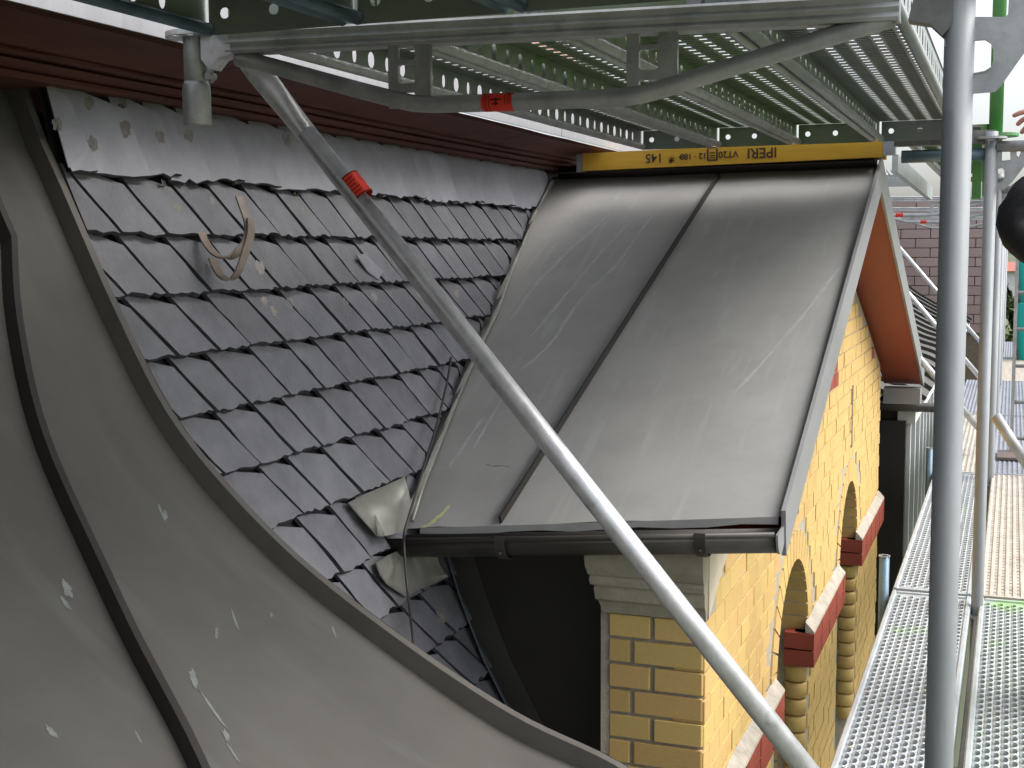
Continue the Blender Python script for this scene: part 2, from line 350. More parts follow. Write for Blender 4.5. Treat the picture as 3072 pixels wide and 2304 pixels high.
def slate(zt, zb, y0, y1, lean, top_extra, m, th=.008, proud=.016, side=.006, amp=.004, bev=.0045):
    # outline in (Y, z), bottom and left edges knocked rough
    h = zt-zb; yt = lambda yy, z: yy+lean*(zt-z)/h
    zt2 = zt+top_extra; dzb = random.uniform(-.003, .003); dzb2 = random.uniform(-.003, .003)
    tl = (yt(y0, zt2), zt2); tr = (yt(y1, zt2), zt2); br = (yt(y1, zb), zb+dzb2); bl = (yt(y0, zb), zb+dzb)
    ol = [(*tl, 0)]+[(p[0]+p[2], p[1], 0) for p in rough_line(tl, bl, 5, amp*.8)][1:]+[(p[0], p[1]+p[2], 0) for p in rough_line(bl, br, 7, amp*1.4)]+[(p[0]+p[2], p[1], 0) for p in rough_line(br, tr, 4, amp*.6)]
    base = random.uniform(0, .002); k = random.uniform(.92, 1.08)
    vs = []; n = len(ol); nl_ = 5; nb_ = 7
    for layer in (0, 1):
        for q_, (Y, z, _) in enumerate(ol):
            f = (zt2-z)/(zt2-zb); g = (Y-yt(y0, z))/(y1-y0); Yb, zb_ = Y, z
            if layer and bev:                  # chipped, bevelled edges: larger back face, so the rim with its painted shadow shows
                if 5 <= q_ <= 12: zb_ = z-bev*random.uniform(.7, 1.3)
                if q_ <= 5: Yb = Y-bev*random.uniform(.5, 1.0)
                if q_ >= 12: Yb = Y+bev*.4
            vs.append(S(zb_, min(max(Yb, YE+.02), valleyY(z)-(.052 if z > -.80 else .0)), base+proud*k*f+side*g-(th if layer else 0)))
    mb = MB(); mb.add(vs, [tuple(range(n)), tuple(range(2*n-1, n-1, -1))]+[((i+1) % n, i, n+i, n+(i+1) % n) for i in range(n)])
    o = mb.build('slate', m)
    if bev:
        o.data.materials.append(MT['slate_edge_shadow'])
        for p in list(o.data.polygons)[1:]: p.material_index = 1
    return adopt(o, roof)
random.seed(11)
JW = [random.uniform(.145, .185) for _ in range(80)]
JY = np.cumsum([1.0]+JW)
for c in range(len(LV)-1):
    zt, zb = LV[c], LV[c+1]; ye = max(valleyY(zb), valleyY(zt))+.03; lean = .108
    ys_ = max(YE+.014, float(np.interp((zt+zb)/2, [-1.4, -.95, -.78, -.62, -.46, -.3], [3.4, 3.0, 2.75, 2.62, 2.5, YE]))-.12)
    sh_ = c*lean+random.uniform(-.02, .02) % .2
    jn = [y-1.0+sh_-lean*2+random.uniform(-.012, .012) for y in JY]
    for y0, y1 in zip(jn[:-1], jn[1:]):
        if y1+lean < ys_+.02 or y0 > ye-.02: continue
        slate(zt, zb, y0, y1-.014, lean*random.uniform(.95, 1.05), .016, 'slate', proud=.024, side=.0, th=.010)
random.seed(5)
y = 2.25
while y < 5.86:                                # tall row below the cornice
    wd = random.uniform(.13, .2)
    slate(.395, LV[0]-random.uniform(0, .010), y, y+wd+.03, .04, 0, 'slate_top', th=.006, proud=.018, side=.016, amp=.005, bev=.004); y += wd
# lichen spots on the slates
def blob(cx, cy, rx, ry, rot, off, m, name, surf, parent, n=14, jag=.25):
    pts = []; cr, sr = math.cos(rot), math.sin(rot)
    for k in range(n):
        a = 2*math.pi*k/n; q = 1+random.uniform(-jag, jag); x = rx*math.cos(a)*q; y = ry*math.sin(a)*q
        pts.append(surf(cx+x*cr-y*sr, cy+x*sr+y*cr, off))
    c = surf(cx, cy, off)
    d = surf(cx, cy, off+.02)-c; d = d/np.linalg.norm(d)*.0006
    mb = MB(); mb.add([c+d]+[p+d for p in pts]+[p-d*2 for p in pts], [(0, i+1, (i+1) % n+1) for i in range(n)]+[((i+1) % n+1, i+1, n+i+1, n+(i+1) % n+1) for i in range(n)])
    return adopt(mb.build(name, m), parent)
random.seed(9)
from mathutils.bvhtree import BVHTree
_v = []; _f = []
for ch in roof.children:
    if ch.name.startswith('slate'):
        o_ = len(_v); _v += [v.co.copy() for v in ch.data.vertices]; _f += [[i+o_ for i in p.vertices] for p in ch.data.polygons]
BV = BVHTree.FromPolygons(_v, _f)
def onSl(x, y, off=0.0):
    r = Vector(ray(x, y)).normalized(); h = BV.ray_cast(Vector((0, 0, 0)), r)
    if h[0] is None: return onS(x, y, .02+off)
    return np.array(h[0]-r*(.0008+max(0, off)))
for (x, y, rx, ry, o, m) in ((172, 372, 20, 26, .024, 0), (268, 308, 18, 26, .018, 0), (280, 430, 18, 32, .026, 0), (375, 385, 20, 34, .022, 0), (368, 310, 16, 22, .014, 0), (480, 410, 16, 24, .02, 0), (565, 405, 18, 24, .02, 0),
                             (860, 418, 14, 26, .022, 0), (528, 620, 14, 18, .018, 0), (495, 560, 8, 30, .012, 0), (637, 600, 8, 18, .014, 0), (888, 590, 10, 16, .014, 0), (912, 626, 8, 14, .016, 0),
                             (781, 802, 15, 26, .018, 1), (793, 902, 10, 18, .016, 1), (820, 930, 11, 18, .02, 1), (868, 908, 12, 20, .016, 1), (1037, 902, 11, 16, .017, 1), (1122, 890, 9, 15, .017, 1), (1257, 878, 11, 17, .017, 1), (1370, 880, 9, 14, .017, 1),
                             (1325, 1850, 20, 30, .018, 0)):
    blob(x, y, rx*.8, ry*.85, -.35, 0, ('lichen_brown', 'lichen_pale')[m], 'lichen_patch', onSl, roof)
# loose repair slate sticking out
q = [onS(x, y, .03) for x, y in ((1070, 765), (1095, 760), (1150, 815), (1135, 838), (1105, 815))]
rs = MB(); rs.prism(q, (-.004, 0, -.002)); adopt(rs.build('repair_plate', 'slate_top'), roof)

# ================================================================== NEAR CURVED METAL ROOF
mroof = empty('curved_metal_roof', 'weathered grey metal roof sweeping down in the lower left foreground', 'roof', (-1.0, 1.0, -1.2))
def mroof_part(name, Y0, Y1, curve, m, th=.004):
    k = len(curve); mb = MB()
    mb.add([(p[0], Y0, p[1]) for p in curve]+[(p[0], Y1, p[1]) for p in curve], [(i, i+1, k+i+1, k+i) for i in range(k-1)], True)
    return mb.build(name, m)
msz = [p[1] for p in MSH][::-1]; msx = [p[0] for p in MSH][::-1]
def onM(x, y, off=0.0):
    r = ray(x, y); t = np.linspace(.6, 4, 4000); f = r[0]*t-np.interp(r[2]*t, msz, msx)-off
    i = np.where((f[:-1] > 0) & (f[1:] <= 0))[0]; return r*t[i[0]]
SEAM = [onM(x, y) for x, y in ((5, 768), (28, 1046), (83, 1277), (174, 1500), (257, 1694), (359, 1917), (456, 2082), (562, 2304))]
SEAM = sorted([(p[2], p[1]) for p in SEAM]); dsl = (SEAM[1][1]-SEAM[0][1])/(SEAM[1][0]-SEAM[0][0])
SEAM = [(-1.2, SEAM[0][1]+dsl*(-1.2-SEAM[0][0]))]+SEAM+[(.5, SEAM[-1][1]+.05)]
sz = [q_[0] for q_ in SEAM]; sy = [q_[1] for q_ in SEAM]
_pf = np.polyfit(sz[1:-1], sy[1:-1], 3)
def seamY(z): return float(np.polyval(_pf, max(sz[1]-.06, min(sz[-2]+.02, z))))
# sheets on either side of the seam
kk = len(MSH)
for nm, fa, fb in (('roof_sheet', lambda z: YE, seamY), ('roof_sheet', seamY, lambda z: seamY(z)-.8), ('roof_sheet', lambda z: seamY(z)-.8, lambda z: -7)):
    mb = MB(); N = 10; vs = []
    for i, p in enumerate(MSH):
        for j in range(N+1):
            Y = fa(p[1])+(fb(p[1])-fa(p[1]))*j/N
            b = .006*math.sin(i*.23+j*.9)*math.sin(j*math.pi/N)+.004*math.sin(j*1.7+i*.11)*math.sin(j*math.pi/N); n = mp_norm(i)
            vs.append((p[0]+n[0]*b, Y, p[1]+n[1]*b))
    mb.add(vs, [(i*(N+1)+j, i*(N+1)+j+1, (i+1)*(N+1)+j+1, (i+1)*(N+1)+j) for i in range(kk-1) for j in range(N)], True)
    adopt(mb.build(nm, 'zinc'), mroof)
def upstand(Yf, h, th, m, name, parent, jog=0):
    mb = MB(); vs = []
    for i, p in enumerate(MSH):
        n = mp_norm(i); hh = h*(1+.03*math.sin(i*.5)); Y = Yf(p[1])+(.0012*math.sin(i*.7) if jog else 0)
        for a, b in ((-.003, 0), (hh, 0), (hh, th), (-.003, th)): vs.append((p[0]+n[0]*a, Y+b, p[1]+n[1]*a))
    mb.add(vs, [(i*4+k, i*4+(k+1) % 4, i*4+4+(k+1) % 4, i*4+4+k) for i in range(kk-1) for k in range(4)]+[(0, 1, 2, 3), (4*kk-1, 4*kk-2, 4*kk-3, 4*kk-4)])
    return adopt(mb.build(name, m), parent)
upstand(lambda z: YE-.004, UP, .022, 'zinc_strip', 'verge_strip', mroof)
upstand(seamY, .032, .018, 'zinc_dark', 'standing_seam', mroof, 1)
upstand(lambda z: seamY(z)-.8, .034, .016, 'zinc_dark', 'standing_seam', mroof, 1)
# return sheet below the verge, facing away
mb = MB(); mb.strip([(p[0], YE+.018, p[1]) for p in MPc], [(p[0]-.3, YE+.018, p[1]-.5) for p in MPc]); adopt(mb.build('side_sheet', 'zinc_strip'), mroof)
# small cap at the head
c0 = onY(5, 178, 2.36); c1 = onY(138, 184, 2.36)
mb = MB(); mb.prism([(c0[0]-.1, 2.30, c0[2]+.0), (c1[0], 2.30, c1[2]+.002), (c1[0]-.012, 2.30, c1[2]+.010), (c0[0]-.1, 2.30, c0[2]+.016)], (0, .1, 0))
mb.prism([(c0[0]-.1, 2.34, c0[2]-.001), (c1[0]-.03, 2.34, c1[2]-.001), (c0[0]+.035, 2.34, c0[2]-.035), (c0[0]-.1, 2.34, c0[2]-.035)], (0, .05, 0))
adopt(mb.build('head_cap', 'gutter'), mroof)
_v = []; _f = []
for ch in mroof.children:
    if ch.name.startswith('roof_sheet'):
        o_ = len(_v); _v += [v.co.copy() for v in ch.data.vertices]; _f += [[i+o_ for i in p.vertices] for p in ch.data.polygons]
BVM = BVHTree.FromPolygons(_v, _f)
def onMs(x, y, off=0.0):
    r = Vector(ray(x, y)).normalized(); h = BVM.ray_cast(Vector((0, 0, 0)), r); return np.array(h[0]-r*(.0008+off))
random.seed(21)
for (x, y, rx, ry, rot) in ((580, 2035, 18, 34, -.3), (640, 2130, 7, 80, -.62), (678, 2205, 13, 22, -.5), (700, 2260, 5, 40, -.6), (484, 1535, 7, 34, -.35), (495, 1545, 12, 18, 0), (200, 1765, 22, 34, -.5), (196, 1808, 12, 30, -.7), (155, 2195, 14, 28, -.8), (705, 1860, 7, 38, -.35), (415, 2210, 5, 25, -.5), (650, 1900, 9, 22, 0), (1002, 1895, 6, 22, -.4), (815, 1845, 8, 9, 0)):
    blob(x, y, rx*.55, ry*.85, rot, 0, 'stain_white', 'dropping_stain', onMs, mroof, n=22, jag=.3)

# ================================================================== CORNICE, BOX GUTTER AND TILED ROOF ABOVE
corn = empty('cornice', 'dark red moulded cornice running above the slates', 'cornice', (-2.1, 3, .4))
CP = [(-2.3, .35), (-2.03, .372), (-2.005, .372), (-1.998, .380), (-1.998, .392), (-2.006, .398), (-2.012, .400), (-1.985, .404), (-1.972, .412), (-1.968, .424), (-1.978, .432), (-1.985, .434),
      (-1.96, .437), (-1.95, .444), (-1.95, .455), (-1.957, .459), (-1.935, .462), (-1.925, .478), (-1.905, .495), (-1.87, .508), (-1.82, .515), (-1.79, .517), (-1.79, .54), (-2.3, .54)]
CP = [(X, .372+(z-.372)*.60 if z > .372 else z) for X, z in CP]
for a, b in ((-6, .59), (.6, 2.852), (2.858, 4.9), (4.906, 6.9)):
    mb = MB(); n = len(CP); N = 14; vs = []; ph = random.random()*6
    for j in range(N+1):
        Y = a+(b-a)*j/N; d = .0025*math.sin(Y*5+ph)
        for i, (X, z) in enumerate(CP): vs.append((X+d+random.uniform(-.0012, .0012), Y, z+.004*math.sin(Y*.9)+random.uniform(-.001, .001)))
    mb.add(vs, [(j*n+i, j*n+(i+1) % n, (j+1)*n+(i+1) % n, (j+1)*n+i) for j in range(N) for i in range(n)]+[tuple(range(n-1, -1, -1)), tuple(N*n+i for i in range(n))])
    adopt(mb.build('moulding', 'cornice'), corn)
bgut = empty('box_gutter', 'pale sheet metal gutter front above the dark red cornice', 'gutter', (-1.78, 3, .6))
for a, b in ((.6, 1.9), (1.906, 3.52), (3.526, 5.1), (5.106, 6.9)):
    mb = MB(); mb.prism([(-1.79, a, .476), (-1.745, a, .463), (-1.738, a, .463), (-1.722, a, .66), (-1.735, a, .668), (-1.79, a, .62)], (0, b-a, 0)); adopt(mb.build('front_sheet', 'fascia'), bgut)
troof = empty('tiled_roof', 'pinkish red tiled roof above the gutter, seen through the deck holes', 'roof', (-2, 3, .7))
mb = MB(); mb.prism([(-1.80, .6, .60), (-5.2, .6, 3.1), (-5.2, .6, 3.0), (-1.80, .6, .5)], (0, 8.0, 0))
mb.prism([(-1.80, -7, .60), (-5.2, -7, 3.1), (-5.2, -7, 3.0), (-1.80, -7, .5)], (0, 7.6, 0)); adopt(mb.build('roof_base', 'underlay'), troof)
tme = MB(); tme.prism([(0, 0, 0), (.012, 0, .012), (-.118, 0, .112), (-.13, 0, .1)], (0, .195, 0)); tm = tme.mesh('tile', 'tile_red')
for r_ in range(4):
    for k in range(24):
        o = link('tile', tm, None, (-1.74-.105*r_, 1.4+.2*k+.1*(r_ % 2), .68+.0765*r_)); adopt(o, troof)

# ================================================================== DORMER
dor = empty('brick_dormer', 'yellow brick gable dormer with grey sheet metal roof and two arched windows', 'dormer', (-.9, 6.0, -2.5))
XG, XV = -.77, -.55
def ad(mb, name, m): return adopt(mb.build(name, m), dor)
# near slope: three trays with standing seams
def uv_sheet(xa, xb, v0=0.0, v1=1.0, N=10, Mv=16, lift=0.0, sag=.003):
    mb = MB(); vs = []
    for j in range(Mv+1):
        v = v0+(v1-v0)*j/Mv
        for i in range(N+1):
            t = i/N; X = xa(v)*(1-t)+xb(v)*t; p = patch(X, v); p[2] += lift+sag*math.sin(math.pi*t)*math.sin(math.pi*v)+.003*math.sin(j*.9+i)*math.sin(math.pi*t)
            vs.append(p)
    mb.add(vs, [(j*(N+1)+i, j*(N+1)+i+1, (j+1)*(N+1)+i+1, (j+1)*(N+1)+i) for j in range(Mv) for i in range(N)], True); return mb
sm0 = onPatch(1550*D, 395*D); sm1 = onPatch(1090*D, 1115*D)
seamX = lambda v: sm0[0]+(sm1[0]-sm0[0])*v
def valX(v):
    z = .345+(-.823-.345)*v; return float(np.interp(z, vz, [p[0] for p in VAL][::-1]))
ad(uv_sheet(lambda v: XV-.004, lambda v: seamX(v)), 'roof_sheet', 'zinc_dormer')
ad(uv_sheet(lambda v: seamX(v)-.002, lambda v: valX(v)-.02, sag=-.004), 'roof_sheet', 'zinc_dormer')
# folded drip edge at the eave
mb = MB(); e0 = [patch(X, 1.0) for X in np.linspace(XV-.01, -1.62, 12)]
mb.strip(e0, [p+np.array([0, -.004, -.02+.004*math.sin(i*1.9)]) for i, p in enumerate(e0)], .003, (0, -1, 0)); ad(mb, 'drip_edge', 'zinc_dormer')
mb = MB(); pts = [patch(seamX(v), v)+np.array([0, 0, .012]) for v in np.linspace(.035, .998, 14)]; mb.ribbon(pts, .026, .007, (0, -.4, 1)); ad(mb, 'standing_seam', 'zinc_dark')
# dried water runs, scuffs and a smear of yellow paint on the sheets
_v = []; _f = []
for ch in dor.children:
    if ch.name.startswith('roof_sheet'):
        o_ = len(_v); _v += [v.co.copy() for v in ch.data.vertices]; _f += [[i+o_ for i in p.vertices] for p in ch.data.polygons]
BVD = BVHTree.FromPolygons(_v, _f)
def onD(x, y):
    r = Vector(ray(x, y)).normalized(); h = BVD.ray_cast(Vector((0, 0, 0)), r); return np.array(h[0]-r*.0012)
MT['stain_water'] = mat('stain_water', (.42, .425, .415), .75, var=.12, scale=30)
MT['stain_dark'] = mat('stain_dark', (.12, .1, .09), .9, var=.3, scale=60)
random.seed(31)
def run_px(pts, wd, m, name):
    c_ = smoothcurve([(*p_, 0) for p_ in pts], 6); A_ = []; B_ = []
    for i_, p_ in enumerate(c_):
        w2 = wd*random.uniform(.35, 1.0)*(1 if 0 < i_ < len(c_)-1 else .2); j_ = random.uniform(-2, 2)
        A_.append(onD(p_[0]-w2+j_, p_[1])); B_.append(onD(p_[0]+w2+j_, p_[1]+w2*.4))
    mb = MB(); mb.strip(A_, B_, .0008, (0, -.4, .9)); ad(mb, name, m)
for pts in ([(1900, 655), (1800, 760), (1700, 880), (1590, 1010)], [(1960, 640), (1850, 790), (1740, 900), (1650, 1030), (1560, 1110)], [(1830, 640), (1720, 740), (1610, 850), (1530, 960)], [(1450, 1250), (1400, 1320), (1345, 1400)], [(1510, 1190), (1450, 1290), (1420, 1345)], [(2520, 800), (2420, 930), (2310, 1060), (2200, 1180)]):
    run_px(pts, 6, 'stain_water', 'water_stain')
run_px([(1350, 1515), (1325, 1540), (1290, 1570), (1262, 1582)], 7, 'stain_yellow', 'paint_smear')
run_px([(1460, 1392), (1480, 1398), (1505, 1396), (1530, 1400)], 5, 'stain_dark', 'leaf_litter')
# far slope, its fascia, soffit
EA = onX(2640, 477, XV); EB = onX(2768, 1108, XV)              # top line of the far verge
FA = np.array([XV, 5.87, .36]); FB = np.array([XV, EB[1], EB[2]])
mb = MB(); mb.add([FA+np.array([0, 0, -.0]), FB, (-1.9, FB[1]-.1, FB[2]), (-2.0, FA[1], FA[2])], [(0, 1, 2, 3)]); ad(mb, 'far_roof_sheet', 'zinc_dormer')
FH = .115
nearE = patch(XV, 1.0)
mb = MB(); top = [np.array([XV, A0[1], A0[2]+.028])*(1-t)+np.array([XV, nearE[1]-.02, nearE[2]+.02])*t for t in np.linspace(0, 1, 9)]
low = [np.array([XV, A0[1], A0[2]-FH])*(1-t)+np.array([XV, nearE[1]-.0, nearE[2]-FH+.01])*t for t in np.linspace(0, 1, 9)]
mb.strip(top, low, .012, (-1, 0, 0)); ad(mb, 'verge_board', 'zinc_grey')
mb = MB(); mb.strip([np.array([XV, A0[1], A0[2]+.028]), FB+np.array([0, 0, .02])], [np.array([XV, A0[1], A0[2]-FH]), FB+np.array([0, 0, -FH])], .012, (-1, 0, 0)); ad(mb, 'verge_board', 'zinc_grey')
# soffits (red boards under the verge)
so1 = MB(); so1.add([(XV-.004, A0[1], A0[2]-FH+.012), (XV-.004, FB[1], FB[2]-FH+.012), (XG-.03, FB[1], FB[2]-FH+.012), (XG-.03, A0[1], A0[2]-FH+.012)], [(0, 1, 2, 3)])
ad(so1, 'soffit_board', 'soffit_red')
so2 = MB(); so2.add([(XV-.004, A0[1], A0[2]-FH+.012), (XV-.004, nearE[1], nearE[2]-FH+.02), (XG-.03, nearE[1], nearE[2]-FH+.02), (XG-.03, A0[1], A0[2]-FH+.012)], [(0, 3, 2, 1)])
ad(so2, 'soffit_board', 'soffit_red')
# far eave return box and far gutter
mb = MB(); mb.box((XG-.02, FB[1]-.16, FB[2]-FH-.11), (XV-.002, FB[1]+.02, FB[2]-FH-.002)); ad(mb, 'eave_box', 'zinc_grey')
def half_gutter(p, q, r, name_parent, segs=10, arc=190, th=.004):
    p = np.array(p); q = np.array(q); vs = []; 
    for P in (p, q):
        for rr in (r, r-th):
            for k in range(segs+1):
                a = R(180-5+arc*k/segs); vs.append(P+np.array([0, math.cos(a)*rr, math.sin(a)*rr]))
    n = segs+1; fs = []
    for k in range(segs): fs += [(k, k+1, 2*n+k+1, 2*n+k), (n+k, 3*n+k, 3*n+k+1, n+k+1), (k, n+k, n+k+1, k+1), (2*n+k, 2*n+k+1, 3*n+k+1, 3*n+k)]
    fs += [(0, 2*n, 3*n, n), (n-1, 2*n-1, 4*n-1, 3*n-1)]
    mb = MB(); mb.add(vs, fs, True); return mb
fg = onX(2700, 1195, -.60)
mb = half_gutter((-1.2, FB[1]+.06, FB[2]-FH-.13), (-.40, FB[1]+.06, FB[2]-FH-.13), .055, None); ad(mb, 'far_gutter', 'gutter')
mb = MB(); mb.tube([(-.42, FB[1]+.06, FB[2]-FH-.16), (-.42, FB[1]+.06, -3.2)], .04); ad(mb, 'downpipe', 'gutter')
# ridge flashing: low upstands under the beam
rl = [pline(A0, R0, X) for X in np.linspace(XV-.01, -2.0, 10)]
mb = MB(); mb.strip([p+np.array([0, -.10, .012]) for p in rl], [p+np.array([0, -.012, .034]) for p in rl], .006, (0, -.3, 1)); ad(mb, 'ridge_flashing', 'zinc_dark')
mb = MB(); mb.tube([p+np.array([0, -.02, .015]) for p in rl], .034, 10); ad(mb, 'ridge_roll', 'zinc_dark')
# valley flashing: strip on the slate side, lapped in pieces
VPZ = np.linspace(.30, -.80, 12)
for i in range(len(VPZ)-1):
    z0, z1 = VPZ[i]+.012, VPZ[i+1]; wdt = .08+.014*math.sin(i*2.1)
    a = [np.array([np.interp(z, vz, [p[0] for p in VAL][::-1]), valleyY(z)+.012, z])+np.array([.022, 0, .016+.004*(i % 2)]) for z in (z0, (z0+z1)/2, z1)]
    b = [S(z, valleyY(z)-wdt*(1.1 if k else .9),   .042+.003*(i % 2)) for k, z in enumerate((z0, (z0+z1)/2, z1))]
    mb = MB(); mb.strip(a, b, .002, (.9, -.2, .3)); ad(mb, 'valley_flashing', 'flashing')
mb = MB(); vl = [np.array([p[0]+.024, p[1]-.0, p[2]+.022]) for p in VAL]; mb.tube(vl, .006, 6); ad(mb, 'valley_fold', 'flashing')
def sheet_px(pxs, rows, name, m, off):         # curved lead flap laid on the slates: rows of pixels -> grid on the roof
    mb = MB(); n = len(rows[0]); vs = []
    for r_ in rows:
        for (x, y, o) in r_: vs.append(onS(x, y, o+off))
    k = len(rows); top = vs; bot = [v-np.array([.003, 0, .001]) for v in vs]; N = len(vs)
    q = [(j*n+i, j*n+i+1, (j+1)*n+i+1, (j+1)*n+i) for j in range(k-1) for i in range(n-1)]
    bd = [i for i in range(n)]+[j*n+n-1 for j in range(1, k)]+[(k-1)*n+i for i in range(n-2, -1, -1)]+[j*n for j in range(k-2, 0, -1)]
    mb.add(top+bot, q+[tuple(N+i for i in f[::-1]) for f in q]+[(bd[i], bd[(i+1) % len(bd)], N+bd[(i+1) % len(bd)], N+bd[i]) for i in range(len(bd))], True)
    return ad(mb, name, m)
sheet_px(None, [[(1045, 1508, .02), (1100, 1480, .035), (1160, 1455, .03), (1215, 1430, .03)], [(1090, 1560, .03), (1125, 1540, .05), (1175, 1520, .045), (1232, 1500, .045)], [(1133, 1608, .035), (1155, 1608, .06), (1190, 1600, .06), (1222, 1590, .06)]], 'lead_flap', 'flashing', .01)
sheet_px(None, [[(1128, 1688, .02), (1165, 1665, .03), (1205, 1648, .03), (1300, 1640, .02)], [(1142, 1725, .03), (1185, 1705, .045), (1230, 1690, .035), (1318, 1690, .02)], [(1162, 1752, .03), (1200, 1745, .045), (1248, 1735, .035), (1335, 1722, .02)], [(1216, 1790, .025), (1225, 1787, .03), (1258, 1770, .03), (1345, 1730, .02)]], 'lead_flap', 'flashing', .008)
# near gutter
g0 = np.array([-1.70, 3.375, -.846]); g1 = np.array([-.553, 3.375, -.742])
ad(half_gutter(g0, g1, .052, None), 'gutter_trough', 'gutter')
mb = MB(); mb.tube([g0+np.array([0, -.05, .006]), g1+np.array([0, -.05, .006])], .008, 10); ad(mb, 'gutter_bead', 'gutter')
mb = MB(); cap = [g1+np.array([.004, math.cos(R(a))*.056, math.sin(R(a))*.056+.002]) for a in range(175, 372, 14)]; mb.prism(cap, (.006, 0, 0)); ad(mb, 'gutter_end', 'zinc_grey')
mb = MB(); cap = [g0+np.array([-.004, math.cos(R(a))*.056, math.sin(R(a))*.056+.002]) for a in range(175, 372, 14)]; mb.prism(cap, (-.004, 0, 0)); ad(mb, 'gutter_end', 'gutter')
for fx in (.335, .83):
    c = g0+(g1-g0)*fx; mb = MB(); mb.ribbon([c+np.array([0, math.cos(R(a))*.058, math.sin(R(a))*.058]) for a in range(165, 300, 12)], .03, .004, (1, 0, 0))
    mb.tube([c+np.array([0, -.05, -.03]), c+np.array([0, -.06, -.035])], .005, 8); ad(mb, 'gutter_bracket', 'gutter')
# dark space under the eave: red soffit board, cheek
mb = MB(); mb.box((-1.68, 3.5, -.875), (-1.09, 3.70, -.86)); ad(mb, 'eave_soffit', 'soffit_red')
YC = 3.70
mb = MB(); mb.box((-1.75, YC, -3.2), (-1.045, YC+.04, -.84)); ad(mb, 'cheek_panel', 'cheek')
zs = np.linspace(-.86, -2.0, 12)
mb = MB(); mb.strip([np.array([prof(z)+.01, YC-.004, z]) for z in zs], [np.array([prof(z)+.105, YC-.004, z]) for z in zs], .01, (0, -1, 0)); ad(mb, 'cheek_flashing', 'cheek_strip')
mb = MB(); mb.strip([S(z, YC-.012, .02) for z in zs], [S(z, YC-.012, .024)+np.array([.02, -.05, 0]) for z in zs], .005, (1, 0, .4)); ad(mb, 'soaker_strip', 'slate_blue')
# pilaster facing the camera: mortar core, bricks, stone capital
pil = adopt(MB().box((-1.050, 3.502, -3.4), (-.782, 3.9, -1.0)).build('pilaster', 'mortar'), dor)
CO = .0745; z = -1.035; k = 0
random.seed(4)
while z > -2.3:
    if k % 2 == 0: spans = ((-1.047, -.928), (-.915, -.776))
    else: spans = ((-1.047, -.988), (-.975, -.776))
    for a, b in spans:
        j = random.uniform(-.002, .002); o = brick(None, (a, 3.492+j, z-CO+.010), (b, 3.58, z), 'brick_y'); adopt(o, pil); o.parent = pil; o.matrix_parent_inverse = pil.matrix_parent_inverse.copy()
        o.matrix_parent_inverse = Matrix.Identity(4); o.location = [(a+b)/2, (3.492+j+3.58)/2, z-CO/2+.005]
    z -= CO; k += 1
cpp = [(3.5, -1.03), (3.482, -1.03), (3.475, -1.01), (3.468, -.995), (3.455, -.985), (3.45, -.955), (3.452, -.945), (3.437, -.94), (3.432, -.925), (3.436, -.915), (3.428, -.908), (3.418, -.885), (3.415, -.86), (3.415, -.80), (3.62, -.80), (3.62, -1.03)]
def side(y): return (3.5-y)*.5
mb = MB(); n = len(cpp)
mb.add([(-1.056-side(Y) if Y < 3.5 else -1.056, Y, z_) for Y, z_ in cpp]+[(-.766+side(Y)*.15 if Y < 3.5 else -.766, Y, z_) for Y, z_ in cpp], [tuple(range(n)), tuple(range(2*n-1, n-1, -1))]+[((i+1) % n, i, n+i, n+(i+1) % n) for i in range(n)])
ad(mb, 'capital', 'stone')
mb = MB(); mb.prism([(-.80, 3.505, -1.03), (-.80, 3.62, -.96), (-.80, 4.02, -.775), (-.80, 4.02, -.70), (-.80, 3.505, -.70)], (.039, 0, 0)); ad(mb, 'kneeler_stone', 'stone_pale')
# gable wall with arched openings
GY0, GY1 = 3.503, 8.63
AR = .40; ARC = ((5.12, -1.63), (7.0, -1.63)); SILL = -3.0
def arch_poly(cy, cz, r, n=16): return [(cy+r*math.cos(math.pi*k/n), cz+r*math.sin(math.pi*k/n)) for k in range(n+1)]+[(cy-r, SILL), (cy+r, SILL)]
def roofz(Y): return A0[2]-FH-.02-abs(Y-A0[1])*((A0[2]-nearE[2])/(A0[1]-nearE[1]) if Y < A0[1] else (A0[2]-FB[2])/(FB[1]-A0[1]))
outer = [(GY0, -3.4), (GY1, -3.4), (GY1, roofz(GY1)), (A0[1], roofz(A0[1])), (GY0, roofz(GY0))]
gw_me = holes_mesh('gable_wall', outer, [arch_poly(c[0], c[1], AR) for c in ARC], .30, frame((XG-.006-.15, 0, 0), (0, 1, 0), (0, 0, 1)), 'mortar_pale')
gw = adopt(link('gable_wall', gw_me), dor)
def gchild(o): o.parent = gw; return o
gb = []
z = -.26+4*CO; z = roofz(A0[1])+.0; k = 0; random.seed(6)
zc = -.40
rows = []
zz = .30
while zz > -2.6:
    rows.append(zz); zz -= CO
for ri, zt in enumerate(rows):
    zb = zt-CO+.008; y = GY0+(-.06 if ri % 2 else .0)
    while y < GY1-.01:
        y0, y1 = max(y, GY0-.006), min(y+.1285, GY1+.004); y += .1325
        if y1-y0 < .03: continue
        if min(roofz(y0), roofz(y1)) < zt+.005: continue
        bad = False
        for cy, cz in ARC:
            for yy in (y0, y1, (y0+y1)/2):
                for z_ in (zt, zb):
                    if abs(yy-cy) < AR+.002 and z_ <= cz: bad = True
                    if (yy-cy)**2+(z_-cz)**2 < (AR+.117)**2 and z_ > cz: bad = True
        if bad: continue
        if -1.775 < (zt+zb)/2 < -1.615: continue      # red band level
        if y0 < 4.03 and zb > -1.04+(y0-3.5)*.5: continue     # kneeler stone
        gb.append((y0, y1, zb, zt))
area = lambda b: .77/(b[0]**2)*(b[1]-b[0])
